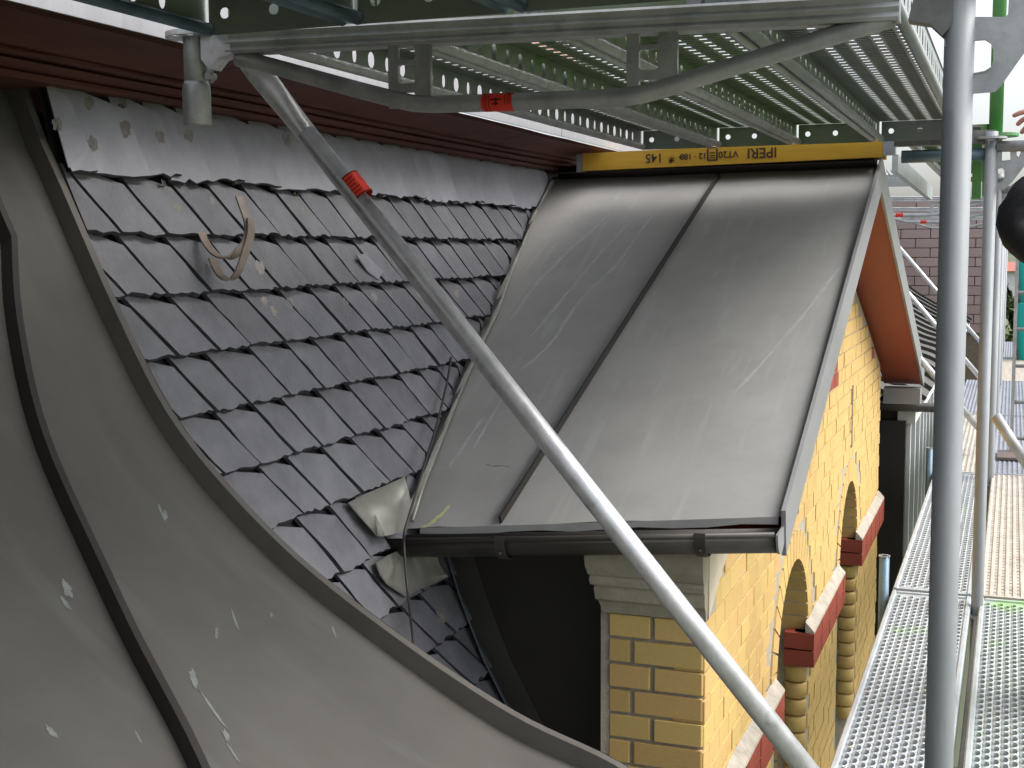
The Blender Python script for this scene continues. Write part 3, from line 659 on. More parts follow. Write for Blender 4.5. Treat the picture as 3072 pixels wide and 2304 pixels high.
isred = lambda b: -.70 < b[2] < -.53 and (5.86 < b[0] < 6.33 or 7.95 < b[0] < 8.06)
gb.sort(key=lambda b: (not isred(b), b[2] < -2.15, b[0]))
for i, (y0, y1, zb, zt) in enumerate(gb[:255]):
    mm = 'brick_r' if isred((y0, y1, zb, zt)) else 'brick_y'
    o = brick(None, (XG-.09, y0, zb), (XG+random.uniform(-.002, .002), y1, zt), mm); gchild(o)
mb = MB()
for (y0, y1, zb, zt) in gb[255:]: mb.box((XG-.09, y0, zb), (XG+random.uniform(-.002, .002), y1, zt))
o = mb.build('brick_courses', 'brick_y'); gchild(o); o['kind'] = 'stuff'
# voussoirs, jamb bricks, red impost bands, windows
for ci, (cy, cz) in enumerate(ARC):
    nv = 19
    for k in range(nv):
        a0 = math.pi*(k+.06)/nv; a1 = math.pi*(k+.94)/nv
        mb = MB(); mb.prism([(XG+.001, cy+r_*math.cos(a), cz+r_*math.sin(a)) for r_, a in ((AR-.003, a0), (AR+.115, a0), (AR+.115, a1), (AR-.003, a1))], (-.30, 0, 0)); gchild(mb.build('brick', 'brick_y'))
    zz = -1.78
    while zz > -2.62:                          # far jamb with a round shaft
        yj_ = cy+AR
        o = brick(None, (XG-.27, yj_-.008, zz-CO+.01), (XG-.12, yj_+.05, zz), 'brick_y'); gchild(o)
        mb = MB(); mb.tube([(XG-.05, yj_+.004, zz-CO+.010), (XG-.05, yj_+.004, zz-.010), (XG-.05, yj_+.004, zz)], [.047, .047, .043], 14); gchild(mb.build('shaft_brick', 'brick_y'))
        zz -= CO
    mb = MB(); mb.box((XG-.30, cy-AR+.01, -3.0), (XG-.285, cy+AR-.01, cz+AR*.98)); wn = ad(mb, 'window', 'glass')
    for a, b in ((cy-AR+.01, cy-AR+.07), (cy-.03, cy+.03), (cy+AR-.07, cy+AR-.01)):
        f = MB().box((XG-.31, a, -3.0), (XG-.26, b, cz+.02)).build('window_frame', 'white_paint', wn)
for y0, y1 in ((3.44, 4.70), (5.45, 6.56), (7.34, 8.67)):
    bd = adopt(MB().box((XG-.05, y0+.02, -1.768), (XG+.025, y1-.02, -1.622)).build('impost_band', 'mortar'), dor)
    for zt in (-1.622, -1.698):
        y = y0
        while y < y1-.01:
            e = min(y+.25, y1)
            mb = MB(); mb.box((XG-.09, y, zt-.068), (XG+.036, e-.008, zt)); o = mb.build('brick', 'brick_r'); o.parent = bd; y += .258
    mb = MB(); mb.prism([(XG-.002, y0+.005, -1.620), (XG+.036, y0+.005, -1.620), (XG+.034, y0+.005, -1.612), (XG-.002, y0+.005, -1.572)], (0, y1-y0-.01, 0)); o = mb.build('weathering_slope', 'weathering'); o.parent = bd
for cy, z0, z1 in ((5.16, -1.05, -.78), (7.02, -1.05, -.72)):
    mb = MB(); mb.box((XG-.02, cy-.03, z0), (XG+.003, cy+.03, z1)); gchild(mb.build('open_joint', 'mortar_old'))
# rest of the dormer body behind
mb = MB(); mb.box((-1.75, GY1-.3, -3.4), (XG-.02, GY1-.02, -1.0)); ad(mb, 'far_cheek', 'cheek')

# ---- lightning cable lying over the valley and the gutter
cp = [onS(975*D, 772*D, .03), onS(965*D, 830*D, .045), onS(940*D, 930*D, .07), onS(912*D, 1020*D, .10), onY(888*D, 1100*D, 3.36), onY(874*D, 1150*D, 3.295), onY(873*D, 1185*D, 3.30), onS(880*D, 1270*D, .10), onS(890*D, 1360*D, .06), onS(897*D, 1430*D, .045)]
mb = MB(); mb.tube(smoothcurve(cp, 6), .0042, 8); tag(mb.build('lightning_cable', 'cable'), 'thin dark cable hanging over the valley and gutter end', 'cable')
# ---- iron roof hook on the slates
hook = empty('roof_hook', 'bent iron hook of two flat straps on the slates', 'roof hook', onS(660, 780, .02))
z5 = 300/1659
h1 = [(230, 745, .02), (330, 950, .05), (480, 1125, .09), (650, 1180, .12), (830, 1100, .14), (960, 950, .15), (1020, 760, .155), (1000, 560, .155), (930, 350, .15), (865, 160, .145)]
h2 = [(430, 1200, .03), (500, 1370, .06), (600, 1510, .09), (740, 1530, .11), (850, 1420, .13), (930, 1220, .145), (1010, 980, .158), (1065, 760, .165), (1060, 540, .165)]
for h in (h1, h2):
    pts = smoothcurve([onS(560+x*z5, 560+y*z5, o) for x, y, o in h], 5)
    mb = MB(); mb.ribbon(pts, .022, .005, (.25, 1, .05)); o = adopt(mb.build('strap', 'iron'), hook)

# ================================================================== YELLOW FORMWORK BEAM ON THE RIDGE
bm_ = empty('formwork_beam', 'yellow timber girder with black print lying on the dormer ridge', 'timber beam', (-1.2, 5.78, .36))
YB = 5.72
b0 = onY(1748, 487, YB); b1 = onY(2648, 443, YB)
def beam_box(y0, y1, zlo, zhi, name, m, x0=None, x1=None):
    X0 = b0[0] if x0 is None else x0; X1 = b1[0] if x1 is None else x1
    dz = lambda X: b0[2]+(b1[2]-b0[2])*(X-b0[0])/(b1[0]-b0[0])
    mb = MB(); vs = [(X, y, dz(X)+z) for X in (X0, X1) for y, z in ((y0, zlo), (y1, zlo), (y1, zhi), (y0, zhi))]
    mb.add(vs, [(0, 1, 2, 3), (7, 6, 5, 4), (0, 4, 5, 1), (1, 5, 6, 2), (2, 6, 7, 3), (3, 7, 4, 0)]); return adopt(mb.build(name, m), bm_)
beam_box(YB, YB+.04, -.038, .040, 'flange', 'timber_yellow')
beam_box(YB+.04, YB+.16, -.014, .014, 'web', 'timber_yellow')
beam_box(YB+.16, YB+.20, -.038, .040, 'flange', 'timber_yellow')
beam_box(YB+.002, YB+.05, -.042, .036, 'end_cap', 'plastic_grey', b0[0]-.03, b0[0]-.001)
beam_box(YB+.0, YB+.06, -.03, .045, 'end_cap', 'plastic_grey', b1[0]+.001, b1[0]+.05)
tilt = math.atan2(b1[2]-b0[2], b1[0]-b0[0])
def lettering(txt, px, py, size, parent, m='ink', plane=YB-.0015):
    cu = bpy.data.curves.new('lettering', 'FONT'); cu.body = txt; cu.size = size; cu.extrude = .0005; cu.align_x = 'CENTER'; cu.align_y = 'CENTER'; cu.offset = .0006
    ob = bpy.data.objects.new('lettering', cu); COL.objects.link(ob); dg = bpy.context.evaluated_depsgraph_get()
    me = bpy.data.meshes.new_from_object(ob.evaluated_get(dg)); bpy.data.objects.remove(ob); me.materials.clear(); me.materials.append(MT[m])
    p = onY(px, py, plane); ct, st = math.cos(tilt), math.sin(tilt)
    me.transform(frame(p, (-ct, 0, -st), (st, 0, -ct))); return adopt(link('lettering', me), parent)
lettering('IPERI', 2286, 457, .062, bm_); lettering('VT20', 2185, 462, .040, bm_); lettering('12 \u00b7 188', 2080, 468, .036, bm_); lettering('145', 1962, 473, .055, bm_); lettering('*', 2012, 478, .04, bm_); lettering('\u00b7 *', 2026, 470, .06, bm_)
p = onY(2137, 465, YB-.0012); fr = frame(p, (-1, 0, 0), (0, 0, -1))
adopt(link('emblem', holes_mesh('emblem', rrect(-.024, -.03, .024, .026, .006), [rrect(-.017, -.034, .017, .019, .003)], .001, fr, 'ink')), bm_)
for dz_ in (-.012, .0, .01):
    adopt(link('emblem_bar', holes_mesh('emblem_bar', [(-.012, dz_), (.012, dz_), (.012, dz_+.004), (-.012, dz_+.004)], [], .001, fr, 'ink')), bm_)

# ================================================================== SCAFFOLD
PX, PY = -.094, 2.32
BAYS = [2.32, 5.60, 8.80, 11.6, 14.8, 19.5]
DZ = -1.48
def pole(Y, label, z1=1.6, m='galv_pole', r=.0242):
    t = empty('scaffold_post', label, 'scaffold post', (PX, Y, DZ-2.0), 'scaffold posts in a row')
    MB().tube([(0, 0, 0), (0, 0, z1-DZ+2.0)], r, 24).build('tube', m, t)
    for zz in (DZ-.04, .43):                   # rosettes
        k = MB(); ring(k, 0, 0, zz-DZ+2.0, .0245, .058, .009); k.build('rosette', 'galv', t)
    return t
def ring(mb, x, y, z, r0, r1, th, n=24, holes=8):
    for k in range(n):
        a0 = 2*math.pi*k/n; a1 = 2*math.pi*(k+1)/n
        rad = [(r0, r0+.010), (r1-.007, r1)] if k % 3 == 1 else [(r0, r1)]
        for ra, rb in rad:
            mb.prism([(x+ra*math.cos(a0), y+ra*math.sin(a0), z), (x+rb*math.cos(a0), y+rb*math.sin(a0), z), (x+rb*math.cos(a1), y+rb*math.sin(a1), z), (x+ra*math.cos(a1), y+ra*math.sin(a1), z)], (0, 0, th))
names = ['nearest thick galvanised scaffold post at the right', 'second galvanised scaffold post, behind the nearest, at the deck corner', 'third scaffold post, right behind the second', 'fourth scaffold post in the row, seen as a thin tube', 'fifth scaffold post in the row, beside the trees', 'sixth and farthest scaffold post in the row']
for i, Y in enumerate(BAYS): pole(Y, names[i], z1=1.6 if i == 0 else .46)
# green upper post on the second standard
gp = empty('upper_post', 'green painted post standing on the second scaffold post', 'scaffold post', (PX+.012, 5.75, .35))
MB().tube([(0, 0, 0), (0, 0, 2.0)], .027, 20).build('tube', 'paint_green', gp)
k = MB(); ring(k, 0, 0, .10, .031, .09, .012); k.build('flange_ring', 'paint_green', gp)
mb = MB(); mb.box((-.085, -.03, -.15), (-.05, .03, .07)); mb.box((-.046, -.02, -.14), (-.038, .02, .05)); mb.build('box_bracket', 'paint_green', gp)
# gusset plates to the right of the posts
def gusset(Y, label, out, holes):
    t = empty('bracket_plate', label, 'bracket', (PX, Y, 0), 'gusset plates on the posts')
    w_ = lambda pl: [(p[0]-PX, p[2]) for p in (onY(x, y, Y) for x, y in pl)]
    fr_ = frame((0, 0, 0), (1, 0, 0), (0, 0, 1)); hs_ = [w_(h) for h in holes]
    link('plate', holes_mesh('plate', w_(out), hs_, .005, fr_, 'galv'), t)
    for h in hs_:
        cx = sum(p[0] for p in h)/len(h); cy = sum(p[1] for p in h)/len(h)
        link('hole_rim', holes_mesh('hole_rim', [(cx+(p[0]-cx)*1.14, cy+(p[1]-cy)*1.08) for p in h], [h], .010, fr_, 'galv'), t)
    return t
gusset(2.32, 'grey plate with D shaped hole on the nearest post', [(2908, 51), (3018, 51), (3024, 42), (3027, -20), (3160, -20), (3160, 50), (3072, 160), (3000, 262), (2985, 276), (2908, 282)], [[(2920, 122), (2955, 120), (2972, 130), (2980, 150), (2980, 185), (2972, 202), (2955, 213), (2920, 220)]])
gusset(5.60, 'grey perforated plate bracket on the second post', [(2984, 437), (3120, 437), (3120, 460), (3072, 500), (3035, 548), (3010, 570), (2984, 573)], [[(3003, 441), (3030, 441), (3031, 480), (3003, 482)], [(2994, 507), (3006, 504), (3013, 512), (3013, 532), (3005, 545), (2994, 546)], [(3050, 450), (3058, 447), (3062, 458), (3056, 472), (3050, 466)]])
gusset(8.80, 'small grey plate bracket on the third post, under the second', [(2994, 578), (3022, 574), (3035, 552), (3060, 548), (3060, 588), (3034, 616), (3012, 637), (2994, 638)], [[(3001, 593), (3012, 592), (3014, 605), (3011, 615), (3001, 616)], [(3040, 555), (3045, 554), (3046, 567), (3041, 568)]])
def rail_x(Y, z, x0, x1, label, name='ledger', r=.024, m='galv'):
    mb = MB(); mb.tube([(x0, Y, z), (x1, Y, z)], r, 16); return tag(mb.build(name, m), label, 'scaffold tube')
rail_x(5.60, .40, PX+.02, 1.0, 'grey ledger leaving the second post to the right', r=.022)
rail_x(8.80, .36, PX+.02, 1.0, 'grey ledger leaving the third post to the right', r=.024)
# ---- reinforced ledger with bent lower chord
def truss_ledger(label):
    t = empty('truss_ledger', label, 'scaffold ledger', (-.85, 2.32, .40), 'ledgers with bent lower chord')
    def P(x, z): return np.array([x+.85, 0, z-.40])
    pr = [(-.021, -.022), (.021, -.022), (.023, -.016), (.019, -.008), (.023, .0), (.019, .008), (.023, .018), (.014, .024), (-.014, .024), (-.023, .018), (-.019, .008), (-.023, 0), (-.019, -.008), (-.023, -.016)]
    a = P(-1.50, .421); b = P(-.19, .400); mb = MB(); n = len(pr)
    mb.add([a+np.array([0, y, z]) for y, z in pr]+[b+np.array([0, y, z]) for y, z in pr], [tuple(range(n)), tuple(range(2*n-1, n-1, -1))]+[((i+1) % n, i, n+i, n+(i+1) % n) for i in range(n)])
    mb.build('top_chord', 'galv', t)
    ch = [P(-1.485, .392), P(-1.42, .376), P(-1.22, .318), P(-1.12, .291), P(-1.08, .283), P(-1.0, .279), P(-.75, .276), P(-.66, .277), P(-.60, .287), P(-.5, .312), P(-.3, .362), P(-.20, .386)]
    MB().tube(smoothcurve(ch, 4), .0165, 18).build('lower_chord', 'galv_bright' if 0 else 'galv', t)
    for x0, x1 in ((-1.143, -1.053), (-.664, -.570)):
        ou = [(x0, .276), (x1, .276), (x1, .402), (x0, .405)]; xm = (x0+x1)/2-.006; hw = .018
        hl = [rrect(xm-hw, .366, xm+hw, .392, .006), rrect(xm-hw, .322, xm+hw, .358, .006), rrect(xm-hw, .285, xm+hw, .305, .006)]
        link('web_plate', holes_mesh('web_plate', ou, hl, .010, frame((.85, -.0, -.40), (1, 0, 0), (0, 0, 1)), 'galv'), t)
    # wedge heads
    for x, d in ((-1.53, 1), (-.13, -1)):
        mb = MB(); c = P(x, .421 if d > 0 else .398)
        mb.prism([c+np.array([d*-.028, -.022, -.03]), c+np.array([d*-.028, -.022, .036]), c+np.array([d*-.012, -.022, .04]), c+np.array([d*0, -.022, .026]), c+np.array([d*.035, -.022, .022]), c+np.array([d*.045, -.022, -.022]), c+np.array([d*.01, -.022, -.03]), c+np.array([d*-.01, -.022, -.05])], (0, .044, 0))
        mb.build('wedge_head', 'galv_bright' if d > 0 else 'galv_dark', t)
        mb = MB(); mb.prism([c+np.array([d*-.030, -.004, .045]), c+np.array([d*-.014, -.004, .045]), c+np.array([d*-.016, -.004, -.075]), c+np.array([d*-.024, -.004, -.075])], (0, .008, 0)); mb.tube([c+np.array([d*-.02, -.012, -.062]), c+np.array([d*-.02, .012, -.062])], .008, 8); mb.build('wedge', 'galv', t)
    s0 = P(-.945, .2785); s1 = P(-.882, .2775)
    st = MB().tube([s0, s1], .0172, 18, caps=False).build('sticker', 'sticker', t)
    mk = MB()
    for dx in (.006, .010, .015, .048, .053, .057): mk.tube([s0+np.array([dx, 0, 0]), s0+np.array([dx+.0015, 0, 0])], .0175, 18, caps=False)
    mk.build('sticker_print', 'ink_sticker', st)['kind'] = 'stuff'
    mk = MB(); c = (s0+s1)/2; mk.box(c+np.array([-.012, -.0182, .002]), c+np.array([.010, -.0172, .005])); mk.box(c+np.array([-.002, -.0182, -.008]), c+np.array([.001, -.0172, .008])); mk.box(c+np.array([-.008, -.0182, -.006]), c+np.array([.004, -.0172, -.0035])); mk.build('sticker_print', 'ink_sticker', st)['kind'] = 'stuff'
    return t
tl = truss_ledger('large grey ledger with bent lower chord across the top')
for Y, lb in ((11.6, 'distant bent ledger right of the dormer apex, nearest of the far ones'), (14.8, 'distant bent ledger with red sticker above the pink wall'), (19.5, 'farther thin ledger with red sticker above the pink wall'), (28, 'farthest bent ledger with red sticker, in front of the pink wall')):
    c = copy_tree(tl, None, (-.85, Y, .40)); c['label'] = lb
# ---- left spigot with rosette
spg = empty('spigot_post', 'short galvanised post stub with rosette at the upper left', 'scaffold post', (-1.586, 2.32, .26))
MB().tube([(0, 0, .012), (0, 0, .30)], .0242, 24).build('tube', 'galv', spg)
MB().tube([(0, 0, .0), (0, 0, .004), (0, 0, .070), (0, 0, .082), (0, 0, .090)], [.0275, .029, .029, .0275, .0245], 24).build('sleeve', 'galv', spg)
k = MB(); ring(k, 0, 0, .178, .0245, .060, .010); k.build('rosette', 'galv_bright', spg)
# ---- big diagonal brace
br0 = onY(782, 225, 2.38); br1 = onY(2415, 2304, 2.40); dv = (br1-br0)/np.linalg.norm(br1-br0)
def brace(label, sticker=True):
    t = empty('diagonal_brace', label, 'scaffold brace', tuple(br1), 'diagonal braces'); q = [p-br1 for p in (br0-dv*.07, br0-dv*.01, br0+dv*.05, br0+dv*.16, br1+dv*.38)]
    MB().tube([q[3], (q[3]+q[4])/2, q[4]], .0217, 24).build('tube', 'galv_bright', t)
    mb = MB(); nrm = np.cross(dv, [0, 1, 0]); vs = []; n = 16      # flattened head
    for p, a, b in ((q[0], .026, .004), (q[1], .028, .004), (q[2], .0265, .008), (q[2]+dv*.04, .0245, .014), (q[2]+dv*.08, .0225, .0195), (q[3]+dv*.002, .0217, .0217)):
        for k in range(n): an = 2*math.pi*k/n; vs.append(p+nrm*a*math.cos(an)+np.array([0, 1, 0])*b*math.sin(an))
    mb.add(vs, [(i*n+k, i*n+(k+1) % n, (i+1)*n+(k+1) % n, (i+1)*n+k) for i in range(5) for k in range(n)]+[tuple(range(n))], True); mb.build('flat_head', 'galv_bright', t)
    if sticker:
        s = onY(1068, 562, 2.385)-br1; st = MB().tube([s-dv*.027, s+dv*.027], .0223, 24, caps=False).build('sticker', 'sticker', t)
        mk = MB()
        for d_ in (-.0265, .0235): mk.tube([s+dv*d_, s+dv*(d_+.003)], .0226, 24, caps=False)
        mk.build('sticker_print', 'ink_sticker', st)['kind'] = 'stuff'
        mk = MB(); vdir = np.array([.36, -.93, -.05]); vdir = vdir-dv*(vdir@dv); vdir /= np.linalg.norm(vdir); sd_ = np.cross(dv, vdir)
        for i in range(5):
            c = s+dv*(-.016+.008*i)+vdir*.0224; ln = (.010, .012, .007, .012, .009)[i]
            mk.ribbon([c-sd_*ln, c, c+sd_*ln*.8], .0016, .0012, dv)
        mk.build('sticker_print', 'ink_sticker', st)['kind'] = 'stuff'
    return t
bc = brace('long diagonal brace tube crossing the whole picture')
for Y, lb in ((8.8, 'diagonal brace tube next behind the dormer verge'), (11.6, 'diagonal brace tube behind the post with yellow mark'), (14.8, 'upper thin diagonal brace tube before the curved far roof')):
    c = copy_tree(bc, None, (br1[0], Y+.08, br1[2])); c['label'] = lb
# yellow mark on one brace
# ---- upper decks (seen from below)
DW = .325
def deck_meshes(L):
    d = {}
    mb = MB(); xs = [.0, .06, .079, .125, .144, .19, .209, .255, .274, DW]; pit = .055
    for i in range(len(xs)-1):
        x0, x1 = xs[i], xs[i+1]
        if i % 2 == 0:
            mb.prism([(x0, 0, .07), (x1, 0, .07), (x1, 0, .0712), (x0, 0, .0712)], (0, L, 0))
            for k in range(int(L/.03)): mb.box((x0+.006, k*.03+.012, .0675), (x1-.006, k*.03+.016, .0698))
        else:
            y = 0
            while y < L-.001:
                y1 = min(y+pit-.016, L); mb.box((x0, y, .0702), (x1, y1, .0708)); y += pit
    d['plate'] = mb
    for nm, x in (('w0', .004), ('w1', DW-.004)):
        mb = MB(); y = .06; f = lambda u_, v_, w_, x=x: (x+w_, u_, v_); k = 0
        mb.add([(x, 0, 0), (x, .06, 0), (x, .06, .07), (x, 0, .07)], [(0, 1, 2, 3)])
        while y+.09 < L-.05:
            mb.cell(f, y, y+.09, .0, .07, y+.045, .036, .017 if k % 2 == 0 else .010, .020 if k % 2 == 0 else .018, 14); y += .09; k += 1
        mb.add([(x, y, 0), (x, L, 0), (x, L, .07), (x, y, .07)], [(0, 1, 2, 3)]); d[nm] = mb
    for nm, x in (('r0', .012), ('r1', DW-.012)): d[nm] = MB().tube([(x, 0, 0), (x, L, 0)], .013, 12)
    for nm, y in (('e0', .002), ('e1', L-.002)):
        mb = MB(); f = lambda u_, v_, w_, y=y: (u_, y+w_, v_); n = 3; x0 = .012; wd = (DW-.024)/n
        for k in range(n): mb.cell(f, x0+k*wd, x0+(k+1)*wd, -.012, .069, x0+(k+.5)*wd+(-.012 if k == 0 else .012 if k == 2 else 0), .03, .011, .011, 10)
        d[nm] = mb
    return d
def deck_mats(d, mp, mr): return {k: v.mesh({'p': 'plate', 'w': 'side_web', 'r': 'edge_rail', 'e': 'end_plate'}[k[0]], mr if k[0] == 'r' else mp) for k, v in d.items()}
def deck(ms, loc, label, group, name='scaffold_deck'):
    t = empty(name, label, 'scaffold deck', loc, group)
    for k, me in ms.items(): link(me.name.split('.')[0], me, t)
    for x in (.05, DW-.05):                    # hooks
        for y, s in ((0, -1), (ms['L'] if 0 else None, 1)):
            if y is None: continue
            MB().ribbon([(x, .01, .03), (x, -.02, .04), (x, -.035, .06)], .03, .006, (1, 0, 0)).build('hook', 'galv_dark', t)
    return t
LB = 3.22
dm = deck_meshes(LB)
MS = {k: deck_mats(dm, a, b) for k, a, b in (('a', 'deck_under', 'galv'), ('b', 'deck_green', 'galv'), ('c', 'deck_pale', 'deck_pale'))}
UZ = .445; XS = [-1.535, -1.20, -.865, -.53]
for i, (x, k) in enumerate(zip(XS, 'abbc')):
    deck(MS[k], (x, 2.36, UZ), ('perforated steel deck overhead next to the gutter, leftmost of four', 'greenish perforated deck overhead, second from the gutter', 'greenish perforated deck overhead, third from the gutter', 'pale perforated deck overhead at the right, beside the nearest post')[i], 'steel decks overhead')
# bay above the viewer: plywood decks in steel rails
dp = deck_meshes(LB); pl = MB().box((.01, 0, .06), (DW-.01, LB, .072)); dp['plate'] = pl
msp = {k: v.mesh({'p': 'plate', 'w': 'side_web', 'r': 'edge_rail', 'e': 'end_plate'}[k[0]], 'plywood' if k[0] in 'p' else 'galv_blue' if k[0] == 'r' else 'deck_under') for k, v in dp.items()}
for i, x in enumerate(XS):
    deck(msp, (x, 2.28-LB, UZ), ('overhead deck with dark board at the top left, leftmost', 'dark overhead deck at the top edge, second from the left', 'dark overhead deck at the top edge, third from the left', 'dark overhead deck at the top edge, nearest the post')[i], 'dark decks above the viewer')
# one deck of the next bay and the transom that carries it
deck(MS['b'], (-.43, 5.78, UZ-.01), 'greenish deck of the next bay behind the post, right of the beam', 'steel decks overhead')
mb = MB(); mb.box((-.47, 5.60, .415), (-.08, 5.66, .468)); tag(mb.build('transom', 'galv_dark'), 'dark steel transom between beam end and post', 'scaffold tube')
mb = MB(); mb.tube([(-.44, 5.62, .372), (-.09, 5.62, .372)], .026, 14); tag(mb.build('blue_tube', 'galv_blue'), 'short blue steel tube under the transom', 'scaffold tube')
pa = onY(2685, 490, 7.0); pb = onY(2790, 580, 9.4)
mb = MB(); mb.ribbon([pa, pb], .09, .03, (0, 0, 1)); tag(mb.build('aluminium_rail', 'deck_pale'), 'pale channel rail sloping away right of the dormer apex', 'scaffold rail')
mb = MB(); q0 = onY(2648, 530, 9.5); q1 = onY(2725, 530, 9.5)
for i in range(7):
    x = q0[0]+(q1[0]-q0[0])*i/6; mb.tube([(x, 9.5, q0[2]+.0), (x-.06, 9.9, q0[2]+.06)], .014, 8)
mb.box((q0[0]-.02, 9.5, q0[2]-.07), (q1[0]+.02, 9.53, q0[2]-.01)); tag(mb.build('corrugated_sheet', 'deck_pale'), 'grey corrugated sheet edge behind the dormer apex', 'metal sheet')
# ---- lower decks (walked on)
def top_deck_meshes(L, ribbed=False):
    d = {}; mb = MB(); f = lambda u_, v_, w_: (u_, v_, w_)
    e = .022
    if not ribbed:
        nc = 11; cw = (DW-2*e)/nc; rp = .052
        for c in range(nc):
            x0 = e+c*cw; y = .05 if c % 2 == 0 else .05+rp/2
            mb.add([(x0, 0, 0), (x0+cw, 0, 0), (x0+cw, y, 0), (x0, y, 0)], [(0, 1, 2, 3)])
            while y+rp < L-.04:
                mb.cell(f, x0, x0+cw, y, y+rp, x0+cw/2, y+rp/2, .0103, .0205, 8, depth=.02, lift=.0045); y += rp
            mb.add([(x0, y, 0), (x0+cw, y, 0), (x0+cw, L, 0), (x0, L, 0)], [(0, 1, 2, 3)])
    else:
        nc = 9; cw = (DW-2*e)/nc
        for c in range(nc):
            x0 = e+c*cw; mb.add([(x0, 0, 0), (x0+cw*.45, 0, 0), (x0+cw*.55, 0, .007), (x0+cw*.9, 0, .007), (x0+cw, 0, 0), (x0, L, 0), (x0+cw*.45, L, 0), (x0+cw*.55, L, .007), (x0+cw*.9, L, .007), (x0+cw, L, 0)], [(i, i+1, 6+i, 5+i) for i in range(4)])
            for y in np.arange(.03, L-.03, .06): mb.box((x0+cw*.12, y, .0005), (x0+cw*.36, y+.03, .003))
    d['plate'] = mb
    for nm, x in (('l0', 0), ('l1', DW-e)):
        d[nm] = MB().prism([(x, 0, -.06), (x+e, 0, -.06), (x+e, 0, .0), (x+e*.75, 0, .009), (x+e*.25, 0, .009), (x, 0, .0)], (0, L, 0))
    for nm, y in (('c0', 0), ('c1', L-.02)): d[nm] = MB().box((e+.001, y-.001, -.05), (DW-e-.001, y+.02, .0065))
    return d
NMT = {'p': 'plate', 'l': 'edge_lip', 'c': 'end_strip'}
def lower_deck(ms, loc, label, group='lower decks'):
    t = empty('walkway_deck', label, 'scaffold deck', loc, group)
    for me in ms: link(me.name.split('.')[0], me, t)
    return t
LD = 3.18
td = top_deck_meshes(LD); tr = top_deck_meshes(LD, True)
MA = [v.mesh(NMT[k[0]], 'deck_top') for k, v in td.items()]
MG = [v.mesh(NMT[k[0]], 'deck_top_green' if k[0] == 'p' else 'deck_top_green') for k, v in td.items()]
MD = [v.mesh(NMT[k[0]], 'deck_dirty') for k, v in tr.items()]
MQ = [v.mesh(NMT[k[0]], 'deck_grey') for k, v in tr.items()]
MW = [MB().box((0, 0, -.045), (DW, LD, 0)).mesh('plank', 'wood_grey')]
XL, XR = -.445, -.088
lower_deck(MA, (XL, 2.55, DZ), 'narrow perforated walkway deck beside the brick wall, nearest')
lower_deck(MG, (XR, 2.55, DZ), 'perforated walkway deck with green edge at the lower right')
lower_deck(MA, (XL, 5.77, DZ), 'narrow perforated walkway deck, second along the wall')
lower_deck(MD, (XR, 5.77, DZ), 'dirty ribbed deck beyond the second post')
lower_deck(MD, (XL, 8.98, DZ), 'narrow ribbed deck, third along the wall')
lower_deck(MQ, (XR, 8.98, DZ), 'grey striped deck beyond the third post, under the ladder')
lower_deck(MQ, (XL, 12.2, DZ), 'narrow grey deck, fourth along the wall')
lower_deck(MQ, (XR, 12.2, DZ), 'grey striped deck, fourth in the right row')
lower_deck(MW, (XR, 15.4, DZ), 'beige wooden board walkway, far along the right row')
lower_deck(MQ, (XR, 18.65, DZ), 'farthest striped deck in the right row, before the trees')
for Y0, lb in ((5.77, 'dirty ribbed deck at the right edge of the picture'), (8.98, 'grey striped deck right of the ladder'), (12.2, 'grey striped deck far right, second from the trees')):
    lower_deck(MD if Y0 < 6 else MQ, (XR+DW+.012, Y0, DZ), lb)
MU = [MB().box((0, 0, -.045), (DW, 3.18, 0)).mesh('plank', 'plywood')]
for i, (x, Y0, lb) in enumerate(((XL, 2.55, 'board walkway one lift below, under the near narrow deck'), (XR, 2.55, 'board walkway one lift below, under the near green edged deck'), (XL, 5.77, 'board walkway one lift below, under the second narrow deck'), (XR, 5.77, 'board walkway one lift below, under the dirty ribbed deck'))):
    lower_deck(MU, (x, Y0, DZ-2.0), lb, 'boards one lift below')
# transoms below the decks, spigots at the bracket ends
for Y, lb in ((5.735, 'dark transom below the second deck joint'), (8.945, 'dark transom below the third deck joint')):
    mb = MB(); mb.tube([(-.47, Y, DZ-.045), (.6, Y, DZ-.045)], .02, 12); tag(mb.build('transom', 'galv_blue'), lb, 'scaffold tube')
for Y, lb in ((5.68, 'short blue stub tube at the nearer outer deck corner'), (8.92, 'short pale stub tube at the farther outer deck corner')):
    t = empty('stub_tube', lb, 'scaffold tube', (-.475, Y, DZ-.4)); MB().tube([(0, 0, 0), (0, 0, .565), (0, 0, .565)], .021, 16).build('tube', 'galv_blue', t)
    mb = MB(); ring(mb, 0, 0, .565, .015, .0215, .004); mb.build('rim', 'galv_bright', t)
mb = MB(); mb.tube([(PX+.01, 2.5, DZ-.03), (PX+.01, 5.5, DZ-.03)], .02, 10); tag(mb.build('long_ledger', 'galv_dark'), 'dark ledger tube in the gap between the two near decks', 'scaffold tube')
# far diagonal (guard rail brace) from the second post down right
p0 = onY(2985, 1245, 6.2); p1 = onY(3085, 1400, 6.2)
mb = MB(); mb.tube([p0, p1], .024, 16); tag(mb.build('rail_brace', 'galv'), 'short sloping tube leaving the second post to the lower right', 'scaffold brace')
